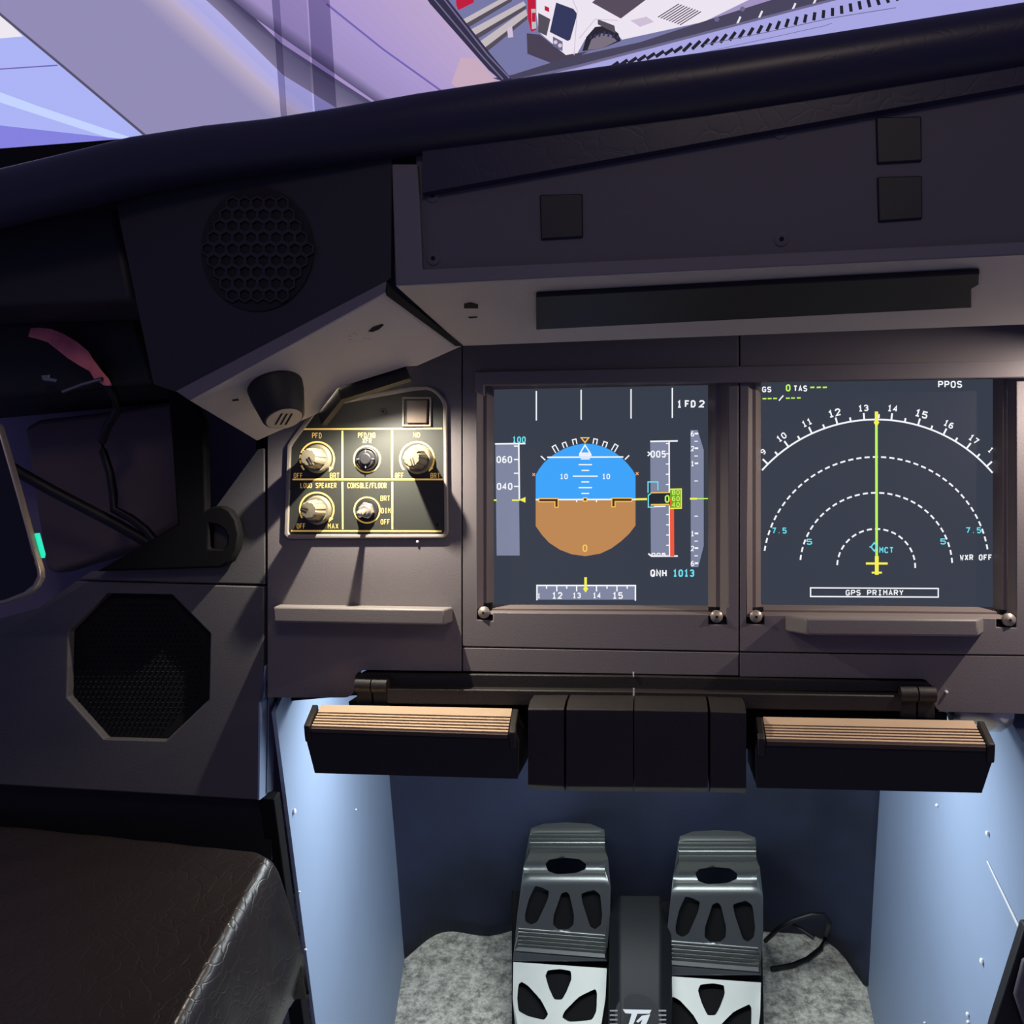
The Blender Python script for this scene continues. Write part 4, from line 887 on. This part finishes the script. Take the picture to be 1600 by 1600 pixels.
f([(365, -4), (440, 68), (600, 172), (780, 150), (690, 0), (680, -60), (380, -60)], c_['frame']); grad([(352, -10), (395, 26), (478, 84), (620, 182)], [(376, -14), (420, 20), (505, 80), (640, 176)], (92,84,120), (158,142,194), 8)
grad([(376, -14), (420, 20), (505, 80), (640, 176)], [(470, -30), (520, 18), (610, 88), (704, 165)], (158,142,194), (170,152,206), 6)
grad([(505, -4), (560, 46), (620, 98), (704, 160)], [(676, -4), (715, 46), (752, 92), (795, 140)], (172,152,206), (188,166,206), 8)
K.line([(510, 6), (600, 78), (695, 146)], 3, c_['bline']); f([(705, 130), (720, 90), (745, 92), (775, 126), (720, 142)], c_['pinkish'])
f([(690, -40), (700, 0), (768, 88), (795, 118), (820, 118), (900, 96), (1110, 50), (1110, -60)], c_['apron'])
f([(712, -10), (742, -10), (740, 4), (716, 16), (713, 8)], c_['red'])
for (a, b, e, g) in (((724, 30), (790, -6), (800, -4), (726, 38)), ((732, 48), (818, 2), (822, 8), (740, 56)), ((748, 66), (822, 14), (824, 24), (758, 74))):
    f([a, b, e, g], c_['plank']); f([g, e, (e[0], e[1]+6), (g[0]+4, g[1]+6)], c_['plank2'])
f([(792, 44), (800, 40), (802, 58), (794, 59)], c_['truck2'])
f([(838, -10), (838, 20), (842, 50), (884, 86), (900, 87), (914, 62), (932, 42), (952, 40), (972, 62), (1100, 34), (1190, -10)], c_['truck'])
f([(823, 52), (843, 54), (884, 86), (920, 80), (880, 100), (860, 98), (824, 84)], c_['bumper'])
f([(869, 4), (896, 14), (902, 22), (891, 62), (887, 64), (859, 50)], c_['win']); f([(841, 20), (860, 30), (854, 56), (841, 50)], c_['plank2'])
f([(910, 80), (916, 58), (930, 42), (950, 40), (966, 52), (970, 64), (940, 76)], c_['tire']); f([(918, 78), (924, 62), (938, 52), (954, 54), (964, 64), (940, 76)], c_['hub'])
for i in range(7): x = 922+i*7; K.line([(x, 56+abs(i-3)*1.6), (x+2, 49+abs(i-3)*2.2)], 3, c_['win'])
f([(925, 4), (940, -10), (1022, -10), (970, 29)], c_['glass']); f([(934, 30), (960, 40), (962, 52), (934, 38)], c_['plank2'])
for i in range(9): x = 1028+i*4.3; y = 27+i*1.5; K.line([(x, y), (x+33, y-21)], 1.6, c_['glass'])
for x, y in ((851, 13),): f([(x, y-4), (x+7, y-1), (x+7, y+6), (x, y+3)], c_['red'])
K.line([(893, -4), (902, 16), (897, 86)], 1.2, c_['truck2']); K.line([(905, 60), (930, 30), (965, 32)], 1.2, c_['truck2']); f([(985, 32), (1010, 26), (1022, 34), (1000, 42)], c_['truck2'])
f([(864, 57), (879, 65), (879, 80), (864, 72)], c_['sill2'])
for x, y in ((868, 66), (875, 71)): f(circ(x, y, 3.2, 12), c_['lampw'])
f([(824, -10), (836, -10), (838, 46), (830, 50), (825, 30)], c_['red']); f([(830, 14), (837, 14), (838, 44), (831, 46)], c_['plank']); f([(831, 20), (837, 20), (837, 34), (831, 34)], c_['red'])
# lower window rail, sill with slots, window seal
f([(770, 122), (800, 117), (880, 92), (1000, 66), (1110, 30), (1300, -30), (1760, -140), (1760, -60), (1300, 10), (1100, 52), (800, 132)], c_['sill'])
for x, y in ((1120, 30), (1160, 14)): f(circ(x, y, 4, 10), c_['sill2'])
for x, y in ((1152, 31), (1186, 22), (1238, 10), (1270, 3)): K.line([(x, y+6), (x+5, y-5)], 3, c_['white'])
K.line([(795, 128), (900, 104), (1100, 52), (1300, 0), (1420, -30)], 4, c_['sill2'])
f([(780, 140), (1100, 54), (1300, 2), (1500, -50), (1760, -100), (1760, 60), (1000, 190), (780, 190)], c_['vent'])
for i in range(32):
    x = 960+i*14.2; y = 66-(x-1106)*.243; l = 6.5 if x > 1060 else 4.5; dx = max(-4, min(6.5, (1303-x)*.03))
    K.line([(x-dx, y+l), (x+dx, y-l)], 5.2, c_['slot'])
K.line([(1100, 70), (1200, 50), (1300, 28), (1400, 12)], 1.2, c_['sill2']); K.line([(1000, 104), (1290, 40), (1300, 36)], .9, c_['sill2'])
f([(655, -20), (686, -20), (702, 2), (768, 86), (800, 124), (790, 132), (764, 110), (672, 6)], c_['seal']); K.line([(690, -6), (762, 86), (796, 122)], 2.4, c_['seal2']); K.line([(676, -4), (750, 84), (786, 124)], 2.2, c_['seal2'])
mb.prism([P(x, y, SW-.002) for x, y in ((-260, -120), (1760, -140), (1760, 120), (800, 190), (-260, 262))], -WAX*.02, 'black')
lab(mb.build('picture_panel', ex), 'lit picture of a window frame and airport apron')
mb = MB(); mb.pp([(-260, 261), (0, 232), (230, 214), (800, 170), (800, 260), (-260, 340)], SW+.02, SW-.02, 'black_gap'); lab(mb.build('lower_frame', ex), 'black bottom frame')
# clear strip hanging before the screen
mb = MB(); w0 = -.30
mb.pp([(432, -60), (475, -60), (490, 210), (449, 210)], w0, w0-.002, 'clear_acrylic')
mb.pp([(420, -60), (432, -60), (449, 210), (441, 210)], w0, w0-.002, 'acrylic_edge'); mb.pp([(478, -60), (510, -60), (528, 210), (494, 210)], w0, w0-.002, 'acrylic_edge')
tag(mb.build('acrylic_strip'), 'clear upright acrylic strip in front of the bright screen', 'strip')
